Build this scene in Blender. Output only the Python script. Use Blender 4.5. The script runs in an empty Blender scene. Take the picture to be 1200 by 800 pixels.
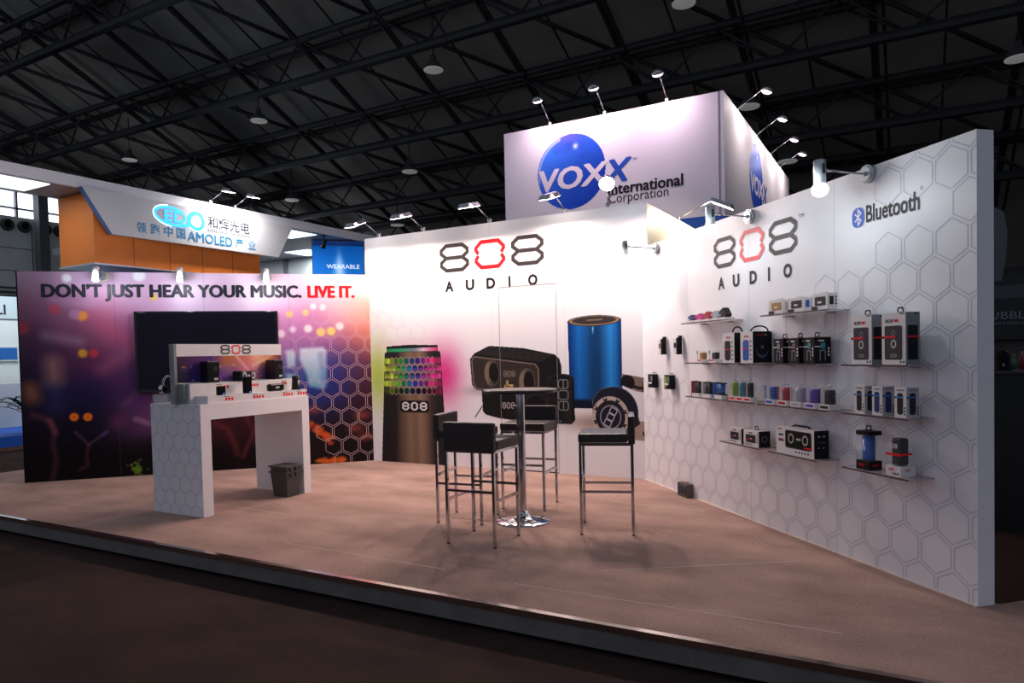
import bpy, bmesh, math, random
import numpy as np
from mathutils import Vector, Matrix

# ------------------------------------------------------------------ scene, camera, light
S = bpy.context.scene
COL = S.collection
random.seed(8)
S.view_settings.view_transform = 'Standard'
S.view_settings.look = 'None'
S.view_settings.gamma = 1.0
S.view_settings.use_curve_mapping = False
S.view_settings.exposure = 0.0

CAM_H, F_PX, PITCH, ROLL, CY = 1.3895, 826.868, math.radians(-1.7491), math.radians(-1.3175), 440.351
Xc = Vector((0.87015, 0.49279, 0)); Yc = Vector((-0.49279, 0.87015, 0)); Zc = Vector((0, 0, 1))
fwd = Yc * math.cos(PITCH) + Zc * math.sin(PITCH)
up0 = -Yc * math.sin(PITCH) + Zc * math.cos(PITCH)
right = Xc * math.cos(ROLL) + up0 * math.sin(ROLL)
up = -Xc * math.sin(ROLL) + up0 * math.cos(ROLL)
cd = bpy.data.cameras.new('camera'); cam = bpy.data.objects.new('camera', cd); COL.objects.link(cam)
cd.sensor_width = 36; cd.lens = F_PX / 1200 * 36; cd.shift_y = (CY - 400) / 1200; cd.clip_end = 300
mw = Matrix.Identity(4)
for i in range(3):
    mw[i][0], mw[i][1], mw[i][2] = right[i], up[i], -fwd[i]
mw[2][3] = CAM_H
cam.matrix_world = mw
S.camera = cam

w = bpy.data.worlds.new('hall_air'); S.world = w; w.use_nodes = True
w.node_tree.nodes['Background'].inputs[0].default_value = (0.68, 0.78, 1.0, 1)
w.node_tree.nodes['Background'].inputs[1].default_value = 0.31

P_FLOOD, P_FLOOD_OUT, P_SPOT, P_SPOT_L, P_TOWER = 48, 24, 7, 9, 12
C_FLOOD, C_SPOT, C_SPOT_L, C_TOWER = (1, .80, .73), (.80, .93, 1), (.90, .92, 1), (1, .74, .88)


def light(kind, name, loc, direction, power, color, parent=None, size=.1, size_y=None, cone=150, blend=.8):
    l = bpy.data.lights.new(name, kind); l.energy = power; l.color = color
    if kind == 'AREA':
        l.shape = 'RECTANGLE'; l.size = size; l.size_y = size_y or size
    elif kind == 'SPOT':
        l.spot_size = math.radians(cone); l.spot_blend = blend; l.shadow_soft_size = size
    else:
        l.shadow_soft_size = size
    o = bpy.data.objects.new(name, l); COL.objects.link(o)
    o.location = loc
    o.rotation_euler = Vector(direction).to_track_quat('-Z', 'Y').to_euler()
    if parent:
        o.parent = parent
    return o


# ------------------------------------------------------------------ materials
def lin(c):
    return tuple((x / 255 / 12.92) if x <= 10.3 else ((x / 255 + .055) / 1.055) ** 2.4 for x in c)


MATS = {}


def mat(name, rgb, rough=.5, metal=0, noise=0, nscale=20, bump=0, emit=0, alpha=1, spec=.5, ecol=None, coat=0):
    if name in MATS:
        return MATS[name]
    m = bpy.data.materials.new(name); m.use_nodes = True; MATS[name] = m
    nt = m.node_tree; b = nt.nodes['Principled BSDF']
    c = lin(rgb)
    b.inputs['Base Color'].default_value = (*c, 1)
    b.inputs['Roughness'].default_value = rough
    b.inputs['Metallic'].default_value = metal
    b.inputs['Specular IOR Level'].default_value = spec
    b.inputs['Coat Weight'].default_value = coat
    if alpha < 1:
        b.inputs['Alpha'].default_value = alpha
    if emit:
        b.inputs['Emission Color'].default_value = (*(lin(ecol) if ecol else c), 1)
        b.inputs['Emission Strength'].default_value = emit
    if noise or bump:
        tc = nt.nodes.new('ShaderNodeTexCoord'); n = nt.nodes.new('ShaderNodeTexNoise')
        n.inputs['Scale'].default_value = nscale; n.inputs['Detail'].default_value = 5
        nt.links.new(tc.outputs['Object'], n.inputs['Vector'])
        if noise:
            r = nt.nodes.new('ShaderNodeValToRGB')
            r.color_ramp.elements[0].position = .25; r.color_ramp.elements[1].position = .75
            r.color_ramp.elements[0].color = (*[max(0, x * (1 - noise)) for x in c], 1)
            r.color_ramp.elements[1].color = (*[min(1, x * (1 + noise)) for x in c], 1)
            nt.links.new(n.outputs['Fac'], r.inputs['Fac']); nt.links.new(r.outputs['Color'], b.inputs['Base Color'])
        if bump:
            bp = nt.nodes.new('ShaderNodeBump'); bp.inputs['Strength'].default_value = bump
            bp.inputs['Distance'].default_value = .01
            nt.links.new(n.outputs['Fac'], bp.inputs['Height']); nt.links.new(bp.outputs['Normal'], b.inputs['Normal'])
    return m


def carpet(name, rgb, big=.25, rough=.95):
    m = bpy.data.materials.new(name); m.use_nodes = True; MATS[name] = m
    nt = m.node_tree; b = nt.nodes['Principled BSDF']; c = lin(rgb)
    b.inputs['Roughness'].default_value = rough; b.inputs['Specular IOR Level'].default_value = .1
    tc = nt.nodes.new('ShaderNodeTexCoord')
    a = nt.nodes.new('ShaderNodeTexNoise'); a.inputs['Scale'].default_value = 1.6; a.inputs['Detail'].default_value = 6
    f = nt.nodes.new('ShaderNodeTexNoise'); f.inputs['Scale'].default_value = 55; f.inputs['Detail'].default_value = 4
    mp = nt.nodes.new('ShaderNodeMapping'); mp.inputs['Scale'].default_value = (1, 1.7, 1)
    nt.links.new(tc.outputs['Object'], mp.inputs['Vector'])
    nt.links.new(mp.outputs['Vector'], a.inputs['Vector']); nt.links.new(tc.outputs['Object'], f.inputs['Vector'])
    mx = nt.nodes.new('ShaderNodeMath'); mx.operation = 'ADD'
    ml = nt.nodes.new('ShaderNodeMath'); ml.operation = 'MULTIPLY'; ml.inputs[1].default_value = .6
    nt.links.new(f.outputs['Fac'], ml.inputs[0]); nt.links.new(a.outputs['Fac'], mx.inputs[0]); nt.links.new(ml.outputs[0], mx.inputs[1])
    r = nt.nodes.new('ShaderNodeValToRGB')
    r.color_ramp.elements[0].position = .5; r.color_ramp.elements[1].position = 1.1
    r.color_ramp.elements[0].color = (*[x * (1 - big) for x in c], 1); r.color_ramp.elements[1].color = (*[x * (1 + big) for x in c], 1)
    nt.links.new(mx.outputs[0], r.inputs['Fac']); nt.links.new(r.outputs['Color'], b.inputs['Base Color'])
    bp = nt.nodes.new('ShaderNodeBump'); bp.inputs['Strength'].default_value = .35; bp.inputs['Distance'].default_value = .01
    nt.links.new(f.outputs['Fac'], bp.inputs['Height']); nt.links.new(bp.outputs['Normal'], b.inputs['Normal'])
    return m


def print_mat(name, rough=.45, glow=0):
    m = bpy.data.materials.new(name); m.use_nodes = True; MATS[name] = m
    nt = m.node_tree; b = nt.nodes['Principled BSDF']
    a = nt.nodes.new('ShaderNodeAttribute'); a.attribute_name = 'print'
    nt.links.new(a.outputs['Color'], b.inputs['Base Color'])
    b.inputs['Roughness'].default_value = rough; b.inputs['Specular IOR Level'].default_value = .12
    if glow:
        nt.links.new(a.outputs['Color'], b.inputs['Emission Color']); b.inputs['Emission Strength'].default_value = glow
    return m


WHITE = mat('white_panel', (238, 236, 238), .5, noise=.02, nscale=3)
COUNTER = mat('white_laminate', (236, 230, 230), .45, noise=.02, nscale=4)
PRINT = print_mat('printed_film')
INK = mat('dark_ink', (38, 34, 40), .5, spec=.15)
INKG = mat('charcoal_ink', (62, 56, 58), .5, spec=.15)
RED = mat('red_ink', (232, 30, 38), .5, spec=.15)
HEXG = mat('grey_hex_ink', (188, 186, 196), .6)
HEXP = mat('pale_hex_ink', (222, 218, 226), .6)
HEXW = mat('white_hex_ink', (240, 200, 205), .6, alpha=.75)
BLACK = mat('black_plastic', (16, 16, 18), .35, noise=.2, nscale=60)
BLACKM = mat('matt_black', (12, 12, 13), .8, spec=.15, noise=.2, nscale=40)
LEATHER = mat('black_leather', (44, 33, 32), .40, noise=.2, nscale=45, bump=.12, spec=.45)
CHROME = mat('chrome', (205, 205, 208), .12, 1)
STEEL = mat('brushed_steel', (178, 178, 182), .32, 1, noise=.1, nscale=80)
SILVER = mat('silver_paint', (190, 198, 200), .35, .6)
GREYP = mat('grey_paint', (120, 122, 126), .5, noise=.06, nscale=6)
DARKG = mat('dark_grey_plastic', (58, 58, 58), .55, noise=.12, nscale=30, bump=.05)
BIN = mat('bin_plastic', (66, 66, 64), .5, noise=.08, nscale=25)
GLASS = mat('clear_acrylic', (205, 215, 215), .06, alpha=.25, spec=.8)
SHELF = mat('shelf_acrylic', (190, 180, 182), .08, alpha=.45, spec=.8)
SHELFE = mat('brown_shelf_edge', (84, 64, 62), .3)
CLEARP = mat('clear_packaging', (215, 220, 224), .12, alpha=.055, spec=.6)
CARD = mat('white_card', (222, 216, 214), .5, noise=.03, nscale=20)
CARDK = mat('black_card', (22, 21, 24), .4, spec=.15, noise=.15, nscale=20)
CARDG = mat('grey_card', (120, 128, 132), .5, noise=.05, nscale=20)
BLUE = mat('blue_plastic', (22, 92, 178), .3, noise=.08, nscale=30)
NAVY = mat('navy_plastic', (28, 48, 110), .35, noise=.08, nscale=30)
LIME = mat('lime_plastic', (132, 168, 30), .35, noise=.15, nscale=60)
PURPLE = mat('purple_plastic', (92, 62, 168), .35, noise=.08, nscale=30)
REDP = mat('red_plastic', (180, 36, 50), .35, noise=.08, nscale=30)
PINK = mat('pink_plastic', (205, 36, 128), .4, noise=.08, nscale=30)
GOLD = mat('gold_plastic', (172, 122, 44), .35, noise=.15, nscale=50)
GREYB = mat('silver_plastic', (170, 172, 178), .35, noise=.08, nscale=30)
CHAR = mat('charcoal_plastic', (48, 44, 46), .4, spec=.15, noise=.1, nscale=30)
TEAL = mat('teal_ink', (40, 130, 140), .5)
WHITEI = mat('white_ink', (235, 232, 230), .5)
LAMPON = mat('lit_lamp_glass', (255, 240, 232), .4, emit=12)
LAMPSPOT = mat('lit_bulb_glass', (238, 246, 255), .4, emit=5)
LAMPTOW = mat('lit_tower_lamp_glass', (255, 226, 238), .4, emit=4)
LAMPHOT = mat('lit_floodlight_glass', (250, 246, 255), .4, emit=60)

# ------------------------------------------------------------------ mesh helpers


class MB:
    def __init__(self):
        self.bm = bmesh.new()

    def _take(self, verts, mi, smooth=False, M=None):
        fs = {f for v in verts for f in v.link_faces}
        for f in fs:
            f.material_index = mi; f.smooth = smooth
        if M is not None:
            bmesh.ops.transform(self.bm, matrix=M, verts=list(verts))
        return self

    def box(self, x0, x1, y0, y1, z0, z1, mi=0, M=None, bev=0):
        r = bmesh.ops.create_cube(self.bm, size=1)['verts']
        bmesh.ops.transform(self.bm, matrix=Matrix.Translation(((x0 + x1) / 2, (y0 + y1) / 2, (z0 + z1) / 2)) @ Matrix.Diagonal((x1 - x0, y1 - y0, z1 - z0, 1)), verts=r)
        if bev:
            es = list({e for v in r for e in v.link_edges})
            g = bmesh.ops.bevel(self.bm, geom=es, offset=bev, segments=2, affect='EDGES', profile=.5)
            r = list({v for f in g['faces'] for v in f.verts} | {v for v in r if v.is_valid})
            # include the untouched big faces
            r = list({v2 for v in r for f in v.link_faces for v2 in f.verts})
        return self._take(r, mi, False, M)

    def cyl(self, p0, p1, r0, r1=None, n=16, mi=0, M=None, smooth=True):
        r1 = r0 if r1 is None else r1
        p0, p1 = Vector(p0), Vector(p1); d = p1 - p0
        r = bmesh.ops.create_cone(self.bm, cap_ends=True, segments=n, radius1=r0, radius2=max(r1, 1e-5), depth=d.length)['verts']
        bmesh.ops.transform(self.bm, matrix=Matrix.Translation((p0 + p1) / 2) @ d.to_track_quat('Z', 'Y').to_matrix().to_4x4(), verts=r)
        self._take(r, mi, smooth, M)
        for f in {f for v in r for f in v.link_faces}:
            if len(f.verts) > 4:
                f.smooth = False
        return self

    def sph(self, c, r, mi=0, sc=(1, 1, 1), n=16, M=None):
        v = bmesh.ops.create_uvsphere(self.bm, u_segments=n, v_segments=max(6, n // 2), radius=r)['verts']
        bmesh.ops.transform(self.bm, matrix=Matrix.Translation(c) @ Matrix.Diagonal((*sc, 1)), verts=v)
        return self._take(v, mi, True, M)

    def lathe(self, prof, c=(0, 0, 0), n=32, mi=0, M=None, smooth=True):
        rings = []
        for r, z in prof:
            if r < 1e-6:
                rings.append([self.bm.verts.new((c[0], c[1], c[2] + z))])
            else:
                rings.append([self.bm.verts.new((c[0] + r * math.cos(2 * math.pi * k / n), c[1] + r * math.sin(2 * math.pi * k / n), c[2] + z)) for k in range(n)])
        for a, b in zip(rings, rings[1:]):
            for k in range(n):
                k2 = (k + 1) % n
                if len(a) == 1 and len(b) == 1:
                    continue
                if len(a) == 1:
                    self.bm.faces.new((a[0], b[k2], b[k]))
                elif len(b) == 1:
                    self.bm.faces.new((a[k], a[k2], b[0]))
                else:
                    self.bm.faces.new((a[k], a[k2], b[k2], b[k]))
        return self._take([v for r in rings for v in r], mi, smooth, M)

    def prism(self, poly, y0, y1, mi=0, M=None):      # polygon in XZ, extruded along Y
        a = [self.bm.verts.new((x, y0, z)) for x, z in poly]
        b = [self.bm.verts.new((x, y1, z)) for x, z in poly]
        n = len(poly)
        self.bm.faces.new(a); self.bm.faces.new(b[::-1])
        for k in range(n):
            self.bm.faces.new((a[k], b[k], b[(k + 1) % n], a[(k + 1) % n]))
        return self._take(a + b, mi, False, M)

    def frustum(self, x0, x1, y0, y1, z0, X0, X1, Y0, Y1, z1, mi=0, M=None):
        a = [self.bm.verts.new(p) for p in ((x0, y0, z0), (x1, y0, z0), (x1, y1, z0), (x0, y1, z0))]
        b = [self.bm.verts.new(p) for p in ((X0, Y0, z1), (X1, Y0, z1), (X1, Y1, z1), (X0, Y1, z1))]
        self.bm.faces.new(a[::-1]); self.bm.faces.new(b)
        for k in range(4):
            self.bm.faces.new((a[k], a[(k + 1) % 4], b[(k + 1) % 4], b[k]))
        return self._take(a + b, mi, False, M)

    def flat(self, poly, y=0, mi=0):                  # flat polygon in XZ facing -Y
        vs = [self.bm.verts.new((x, y, z)) for x, z in poly]
        f = self.bm.faces.new(vs); f.normal_update()
        if f.normal.y > 0:
            f.normal_flip()
        f.material_index = mi
        return self

    def stroke(self, pts, th, y=0, mi=0, closed=True):  # constant-width line in XZ
        P = [Vector(p) for p in pts]; n = len(P); off = []
        for i in range(n):
            a = P[i] - P[i - 1] if (closed or i > 0) else P[1] - P[0]
            b = P[(i + 1) % n] - P[i] if (closed or i < n - 1) else P[-1] - P[-2]
            a.normalize(); b.normalize()
            na, nb = Vector((-a.y, a.x)), Vector((-b.y, b.x))
            m = (na + nb); m.normalize()
            off.append(m * (th / 2 / max(.3, m.dot(na))))
        L = [self.bm.verts.new((p.x + o.x, y, p.y + o.y)) for p, o in zip(P, off)]
        R = [self.bm.verts.new((p.x - o.x, y, p.y - o.y)) for p, o in zip(P, off)]
        for i in range(n if closed else n - 1):
            j = (i + 1) % n
            f = self.bm.faces.new((L[i], L[j], R[j], R[i])); f.normal_update()
            if f.normal.y > 0:
                f.normal_flip()
            f.material_index = mi
        return self

    def tube(self, pts, r, mi=0, n=10):
        P = [Vector(p) for p in pts]; rings = []
        for i, p in enumerate(P):
            d = (P[min(i + 1, len(P) - 1)] - P[max(i - 1, 0)]).normalized()
            q = d.to_track_quat('Z', 'Y')
            rings.append([self.bm.verts.new(p + q @ Vector((r * math.cos(2 * math.pi * k / n), r * math.sin(2 * math.pi * k / n), 0))) for k in range(n)])
        for a, b in zip(rings, rings[1:]):
            for k in range(n):
                self.bm.faces.new((a[k], a[(k + 1) % n], b[(k + 1) % n], b[k]))
        self.bm.faces.new(rings[0][::-1]); self.bm.faces.new(rings[-1])
        return self._take([v for g in rings for v in g], mi, True)

    def build(self, name, mats, parent=None, loc=(0, 0, 0), rotz=0, mod_bevel=0):
        me = bpy.data.meshes.new(name); self.bm.to_mesh(me); self.bm.free()
        for m in (mats if isinstance(mats, (list, tuple)) else [mats]):
            me.materials.append(m)
        o = bpy.data.objects.new(name, me); COL.objects.link(o)
        o.location = loc; o.rotation_euler = (0, 0, rotz)
        if parent:
            o.parent = parent
        if mod_bevel:
            b = o.modifiers.new('bevel', 'BEVEL'); b.width = mod_bevel; b.segments = 2; b.limit_method = 'ANGLE'
        return o


def tag(o, label, cat, group=None, kind=None):
    o['label'] = label; o['category'] = cat
    if group:
        o['group'] = group
    if kind:
        o['kind'] = kind
    return o


def thing(name, label, cat, loc, rotz=0, group=None):
    o = bpy.data.objects.new(name, None); COL.objects.link(o); o.empty_display_size = .1
    o.location = loc; o.rotation_euler = (0, 0, rotz)
    return tag(o, label, cat, group)


def copy_tree(o, parent=None):
    c = o.copy(); COL.objects.link(c); c.parent = parent
    for ch in list(o.children):
        copy_tree(ch, c)
    return c


def again(src, loc, rotz, label):
    c = copy_tree(src); c.location = loc; c.rotation_euler = (0, 0, rotz); c['label'] = label
    return c


def text(body, x0, z0, width, height, material, parent, name='lettering', y=0, bold=0, shear=0, space=1.0, fat=0):
    """letters lying in the XZ plane, their box fitted to (x0, z0, width, height)"""
    cu = bpy.data.curves.new(name, 'FONT'); cu.body = body; cu.offset = bold; cu.shear = shear
    cu.space_character = space; cu.resolution_u = 3; cu.fill_mode = 'FRONT'
    tmp = bpy.data.objects.new(name, cu); COL.objects.link(tmp)
    bpy.context.view_layer.update()
    me = bpy.data.meshes.new_from_object(tmp.evaluated_get(bpy.context.evaluated_depsgraph_get()))
    bpy.data.objects.remove(tmp); bpy.data.curves.remove(cu)
    n = len(me.vertices); co = np.empty(n * 3, np.float32); me.vertices.foreach_get('co', co); co = co.reshape(-1, 3)
    mn, mxx = co.min(0), co.max(0)
    out = np.empty_like(co)
    out[:, 0] = x0 + (co[:, 0] - mn[0]) * width / (mxx[0] - mn[0])
    out[:, 2] = z0 + (co[:, 1] - mn[1]) * height / (mxx[1] - mn[1])
    out[:, 1] = y
    me.vertices.foreach_set('co', out.ravel()); me.update()
    if fat:
        bm = bmesh.new()
        for ci, (dx, dz) in enumerate(((0, 0), (-fat, 0), (fat, 0), (0, fat * .6), (0, -fat * .6), (-fat * .7, fat * .45), (fat * .7, fat * .45), (-fat * .7, -fat * .45), (fat * .7, -fat * .45))):
            k0 = len(bm.verts); bm.from_mesh(me); bm.verts.ensure_lookup_table()
            bmesh.ops.translate(bm, verts=bm.verts[k0:], vec=(dx, -.0003 * ci, dz))
        bm.to_mesh(me); bm.free()
    me.materials.clear(); me.materials.append(material)
    o = bpy.data.objects.new(name, me); COL.objects.link(o)
    if parent:
        o.parent = parent
    return o


def eight(mb, x, z, w_, h, th, y=0, mi=0):
    c = .17 * w_; t = th / 2; zm = z + h / 2
    for a, b, y in ((z + t, zm, y), (zm, z + h - t, y - .0004)):
        k = min(c, (b - a) * .36)
        L, R = x + t, x + w_ - t
        mb.stroke([(L, a + k), (L + c, a), (R - c, a), (R, a + k), (R, b - k), (R - c, b), (L + c, b), (L, b - k)], th, y, mi)


def zero(mb, x, z, w_, h, th, y=0, mi=0):
    c = .17 * w_; t = th / 2; zm = z + h / 2; k = min(c, h * .2); L, R = x + t, x + w_ - t; g = h * .03
    mb.stroke([(L + c * .45, zm + g), (L, zm + g + k * .7), (L, z + h - t - k), (L + c, z + h - t), (R - c, z + h - t), (R, z + h - t - k), (R, zm + g + k * .7), (R - c * .45, zm + g)], th, y, mi, False)
    mb.stroke([(L + c * .45, zm - g), (L, zm - g - k * .7), (L, z + t + k), (L + c, z + t), (R - c, z + t), (R, z + t + k), (R, zm - g - k * .7), (R - c * .45, zm - g)], th, y, mi, False)


def logo808(mb, x, z, w_, h, th=None, y=0, mi8=0, mi0=1):
    th = th or h * .125
    g = w_ * .055; gw = (w_ - 2 * g) / 3
    eight(mb, x, z, gw, h, th, y, mi8); zero(mb, x + gw + g, z, gw, h, th, y, mi0); eight(mb, x + 2 * (gw + g), z, gw, h, th, y, mi8)
    return mb


def hexpts(cx, cz, r):
    return [(cx + r * math.sin(math.pi / 3 * k), cz + r * math.cos(math.pi / 3 * k)) for k in range(6)]


def clip(poly, x0, x1, z0, z1):
    def half(P, f, cut):
        out = []
        for i in range(len(P)):
            a, b = P[i - 1], P[i]
            fa, fb = f(a), f(b)
            if (fa >= 0) != (fb >= 0):
                t = fa / (fa - fb); out.append((a[0] + (b[0] - a[0]) * t, a[1] + (b[1] - a[1]) * t))
            if fb >= 0:
                out.append(b)
        return out
    for f in (lambda p: p[0] - x0, lambda p: x1 - p[0], lambda p: p[1] - z0, lambda p: z1 - p[1]):
        poly = half(poly, f, 0)
        if not poly:
            return []
    return poly


def hexfield(x0, x1, z0, z1, pitch, gap, th, keep, name, material, parent, y, ox=0, oz=0):
    mb = MB(); R = pitch / math.sqrt(3); dz = R * 1.5
    r = R - gap / math.sqrt(3)
    for j in range(-1, int((z1 - z0) / dz) + 3):
        for i in range(-1, int((x1 - x0) / pitch) + 3):
            cx = x0 + ox + i * pitch + (pitch / 2 if j % 2 else 0); cz = z0 + oz + j * dz
            if not keep(cx, cz):
                continue
            a, b = hexpts(cx, cz, r + th / 2), hexpts(cx, cz, r - th / 2)
            for k in range(6):
                q = clip([a[k], a[(k + 1) % 6], b[(k + 1) % 6], b[k]], x0, x1, z0, z1)
                if len(q) > 2:
                    mb.flat(q, y)
    return mb.build(name, material, parent)


# ------------------------------------------------------------------ printed pictures (one colour per mesh corner point)
class Paint:
    def __init__(s, x0, x1, z0, z1, cell, base=(255, 255, 255)):
        s.x0, s.x1, s.z0, s.z1 = x0, x1, z0, z1
        s.nx, s.nz = int(round((x1 - x0) / cell)) + 1, int(round((z1 - z0) / cell)) + 1
        s.X, s.Z = np.meshgrid(np.linspace(x0, x1, s.nx), np.linspace(z0, z1, s.nz))
        s.img = np.empty((s.nz, s.nx, 3)); s.img[:] = base
        s.cell = cell; s.alpha = None

    def fill(s, d, col, a=1.0, soft=None):
        k = np.clip(.5 - d / (soft or s.cell * 1.2), 0, 1)[..., None] * a
        s.img = s.img * (1 - k) + np.asarray(col, float) * k
        return s

    def blend(s, k, col):
        k = np.clip(k, 0, 1)[..., None]; s.img = s.img * (1 - k) + np.asarray(col, float) * k
        return s

    def poly(s, P):
        d = np.full(s.X.shape, 1e9); sg = np.ones(s.X.shape)
        n = len(P)
        for i in range(n):
            (ax, az), (bx, bz) = P[i], P[i - 1]
            ex, ez = bx - ax, bz - az; wx, wz = s.X - ax, s.Z - az
            t = np.clip((wx * ex + wz * ez) / max(ex * ex + ez * ez, 1e-12), 0, 1)
            d = np.minimum(d, (wx - ex * t) ** 2 + (wz - ez * t) ** 2)
            c1, c2, c3 = s.Z >= az, s.Z < bz, ex * wz > ez * wx
            sg = np.where((c1 & c2 & c3) | (~c1 & ~c2 & ~c3), -sg, sg)
        return sg * np.sqrt(d)

    def ell(s, cx, cz, rx, rz):
        q = np.sqrt(((s.X - cx) / rx) ** 2 + ((s.Z - cz) / rz) ** 2)
        return (q - 1) * min(rx, rz)

    def seg(s, pts, w_):
        d = np.full(s.X.shape, 1e9)
        for (ax, az), (bx, bz) in zip(pts, pts[1:]):
            ex, ez = bx - ax, bz - az
            t = np.clip(((s.X - ax) * ex + (s.Z - az) * ez) / max(ex * ex + ez * ez, 1e-12), 0, 1)
            d = np.minimum(d, np.hypot(s.X - ax - ex * t, s.Z - az - ez * t))
        return d - w_ / 2

    def glyph808(s, x, z, w_, h, th, c8, c0):
        g = w_ * .055; gw = (w_ - 2 * g) / 3
        for k, col in ((0, c8), (1, c0), (2, c8)):
            X0 = x + k * (gw + g); c = gw * .25; t = th / 2; L, R, B, T, m = X0 + t, X0 + gw - t, z + t, z + h - t, z + h / 2
            q = min(c, h * .2)
            o = [(L + c, T), (R - c, T), (R, T - q), (R, m + q * .8), (R - c * .6, m), (R, m - q * .8), (R, B + q), (R - c, B), (L + c, B), (L, B + q), (L, m - q * .8), (L + c * .6, m), (L, m + q * .8), (L, T - q), (L + c, T)]
            s.fill(s.seg(o, th), col)
            if k != 1:
                s.fill(s.seg([(L + c * .6, m), (R - c * .6, m)], th), col)

    def build(s, name, parent, y, material=None, mask=None):
        nx, nz = s.nx, s.nz
        idx = np.arange(nx * nz).reshape(nz, nx)
        quads = np.stack([idx[:-1, :-1], idx[:-1, 1:], idx[1:, 1:], idx[1:, :-1]], -1).reshape(-1, 4)
        if mask is not None:
            md = (mask[:-1, :-1] + mask[:-1, 1:] + mask[1:, 1:] + mask[1:, :-1]).reshape(-1) / 4
            quads = quads[md < 0]
        co = np.stack([s.X, np.full(s.X.shape, y), s.Z], -1).reshape(-1, 3)
        col = s.img.reshape(-1, 3)
        used = np.unique(quads); remap = np.full(nx * nz, -1, np.int64); remap[used] = np.arange(len(used))
        quads = remap[quads]; co = co[used]; col = col[used]
        me = bpy.data.meshes.new(name)
        me.vertices.add(len(co)); me.vertices.foreach_set('co', co.astype(np.float32).ravel())
        me.loops.add(quads.size); me.loops.foreach_set('vertex_index', quads.astype(np.int32).ravel())
        me.polygons.add(len(quads)); me.polygons.foreach_set('loop_start', np.arange(0, quads.size, 4, dtype=np.int32))
        me.update(calc_edges=True); me.validate()
        c = np.clip(col / 255, 0, 1); c = np.where(c <= .04045, c / 12.92, ((c + .055) / 1.055) ** 2.4)
        at = me.color_attributes.new('print', 'FLOAT_COLOR', 'POINT')
        at.data.foreach_set('color', np.c_[c, np.ones(len(c))].astype(np.float32).ravel())
        me.materials.append(material or PRINT)
        o = bpy.data.objects.new(name, me); COL.objects.link(o); o.parent = parent
        return o


# ------------------------------------------------------------------ the place: frames of the three stand walls
A = Vector((-9.1415, 4.3929, 0)); B = Vector((-6.3330, 7.3399, 0)); C = Vector((-2.5233, 7.3399, 0)); D = Vector((.3002, 4.4077, 0))
BX0, BX1, BY, BH = -6.3874, -2.4570, 7.3399, 2.983
LEN_L, LEN_R, WH = (B - A).length, (D - C).length, 2.5
ANG_L = math.atan2(B.y - A.y, B.x - A.x); ANG_R = math.atan2(D.y - C.y, D.x - C.x)
FR = {'L': (A, ANG_L), 'B': (Vector((BX0, BY, 0)), 0.0), 'R': (C, ANG_R)}


def at(fr, s, d, z):
    """a point s metres along a wall, d metres in front of it, z high"""
    o, a = FR[fr]
    return Vector((o.x + s * math.cos(a) + d * math.sin(a), o.y + s * math.sin(a) - d * math.cos(a), z))


FLOOR_Z = -.16
# hall floor
mb = MB(); mb.box(-60, 30, -12, 60, FLOOR_Z - .2, FLOOR_Z)
o = mb.build('floor', carpet('brown_hall_carpet', (60, 44, 40), .3)); o['kind'] = 'structure'

# raised stand floor
FY = 3.317
dr = Vector((math.cos(ANG_L), math.sin(ANG_L)))
pe = [(-10.34, FY), (2.6, FY), (2.6, 6.75), (.40, 4.50), (-2.30, 7.42), (-2.40, 9.6), (-6.5, 9.6), (-6.5, 7.6), (-9.1, 5.2), (-10.34, 5.0)]
CARPET = carpet('beige_stand_carpet', (164, 134, 122), .30)
mb = MB()
a = [mb.bm.verts.new((x, y, 0)) for x, y in pe]; b = [mb.bm.verts.new((x, y, -.10)) for x, y in pe]
mb.bm.faces.new(a); mb.bm.faces.new(b[::-1])
for k in range(len(pe)):
    mb.bm.faces.new((a[k], b[k], b[(k + 1) % len(pe)], a[(k + 1) % len(pe)]))
plat = mb.build('floor_stand', CARPET); plat['kind'] = 'structure'
mb = MB()
for k in range(8):
    x0 = -10.34 + k * 1.62; x1 = min(x0 + 1.615, 2.6)
    mb.box(x0, x1, FY - .006, FY + .028, -.022, .004, 0); mb.box(x0, x1, FY - .012, FY - .006, -.03, .004, 0)
mb.build('edge_trim', mat('bronze_aluminium_trim', (196, 182, 174), .16, 1), plat)
mb = MB()
for k in range(11):
    x0 = -10.34 + k * 1.18
    mb.box(x0, min(x0 + 1.178, 2.6), FY - .004, FY + .02, -.128, -.022, 0)
mb.build('fascia', mat('grey_fascia_vinyl', (106, 101, 96), .6, noise=.2, nscale=5, bump=.2), plat)
mb = MB()
mb.box(-10.3, 2.55, FY + .05, FY + .08, FLOOR_Z, -.10)
mb.build('gap_shade_strip', BLACKM, plat)  # black strip stands in for the shaded gap below the fascia
mb = MB()
rs = random.Random(3)
for (x, y, L, ang) in ((-3.4, 3.75, 1.5, -.02), (-7.4, 3.9, 1.1, .05), (-5.6, 4.5, 1.6, -.03), (-1.2, 4.5, 1.3, .6), (-4.6, 6.2, 1.6, .02), (-2.0, 6.1, .9, -.1), (-1.2, 3.7, 1.8, .02)):
    mb.box(-L / 2, L / 2, -.004, .004, 0, .0012, 0, Matrix.Translation((x, y, 0)) @ Matrix.Rotation(ang, 4, 'Z'))
mb.build('carpet_seam', mat('pale_carpet_seam', (206, 182, 170), .9), plat)

# left wall
mb = MB(); mb.box(0, LEN_L + .0, 0, .06, 0, WH); mb.box(-.012, 0, -.004, .06, 0, WH, 1)
wl = mb.build('wall_left', [WHITE, BLACKM], None, A, ANG_L); wl['kind'] = 'structure'
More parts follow.
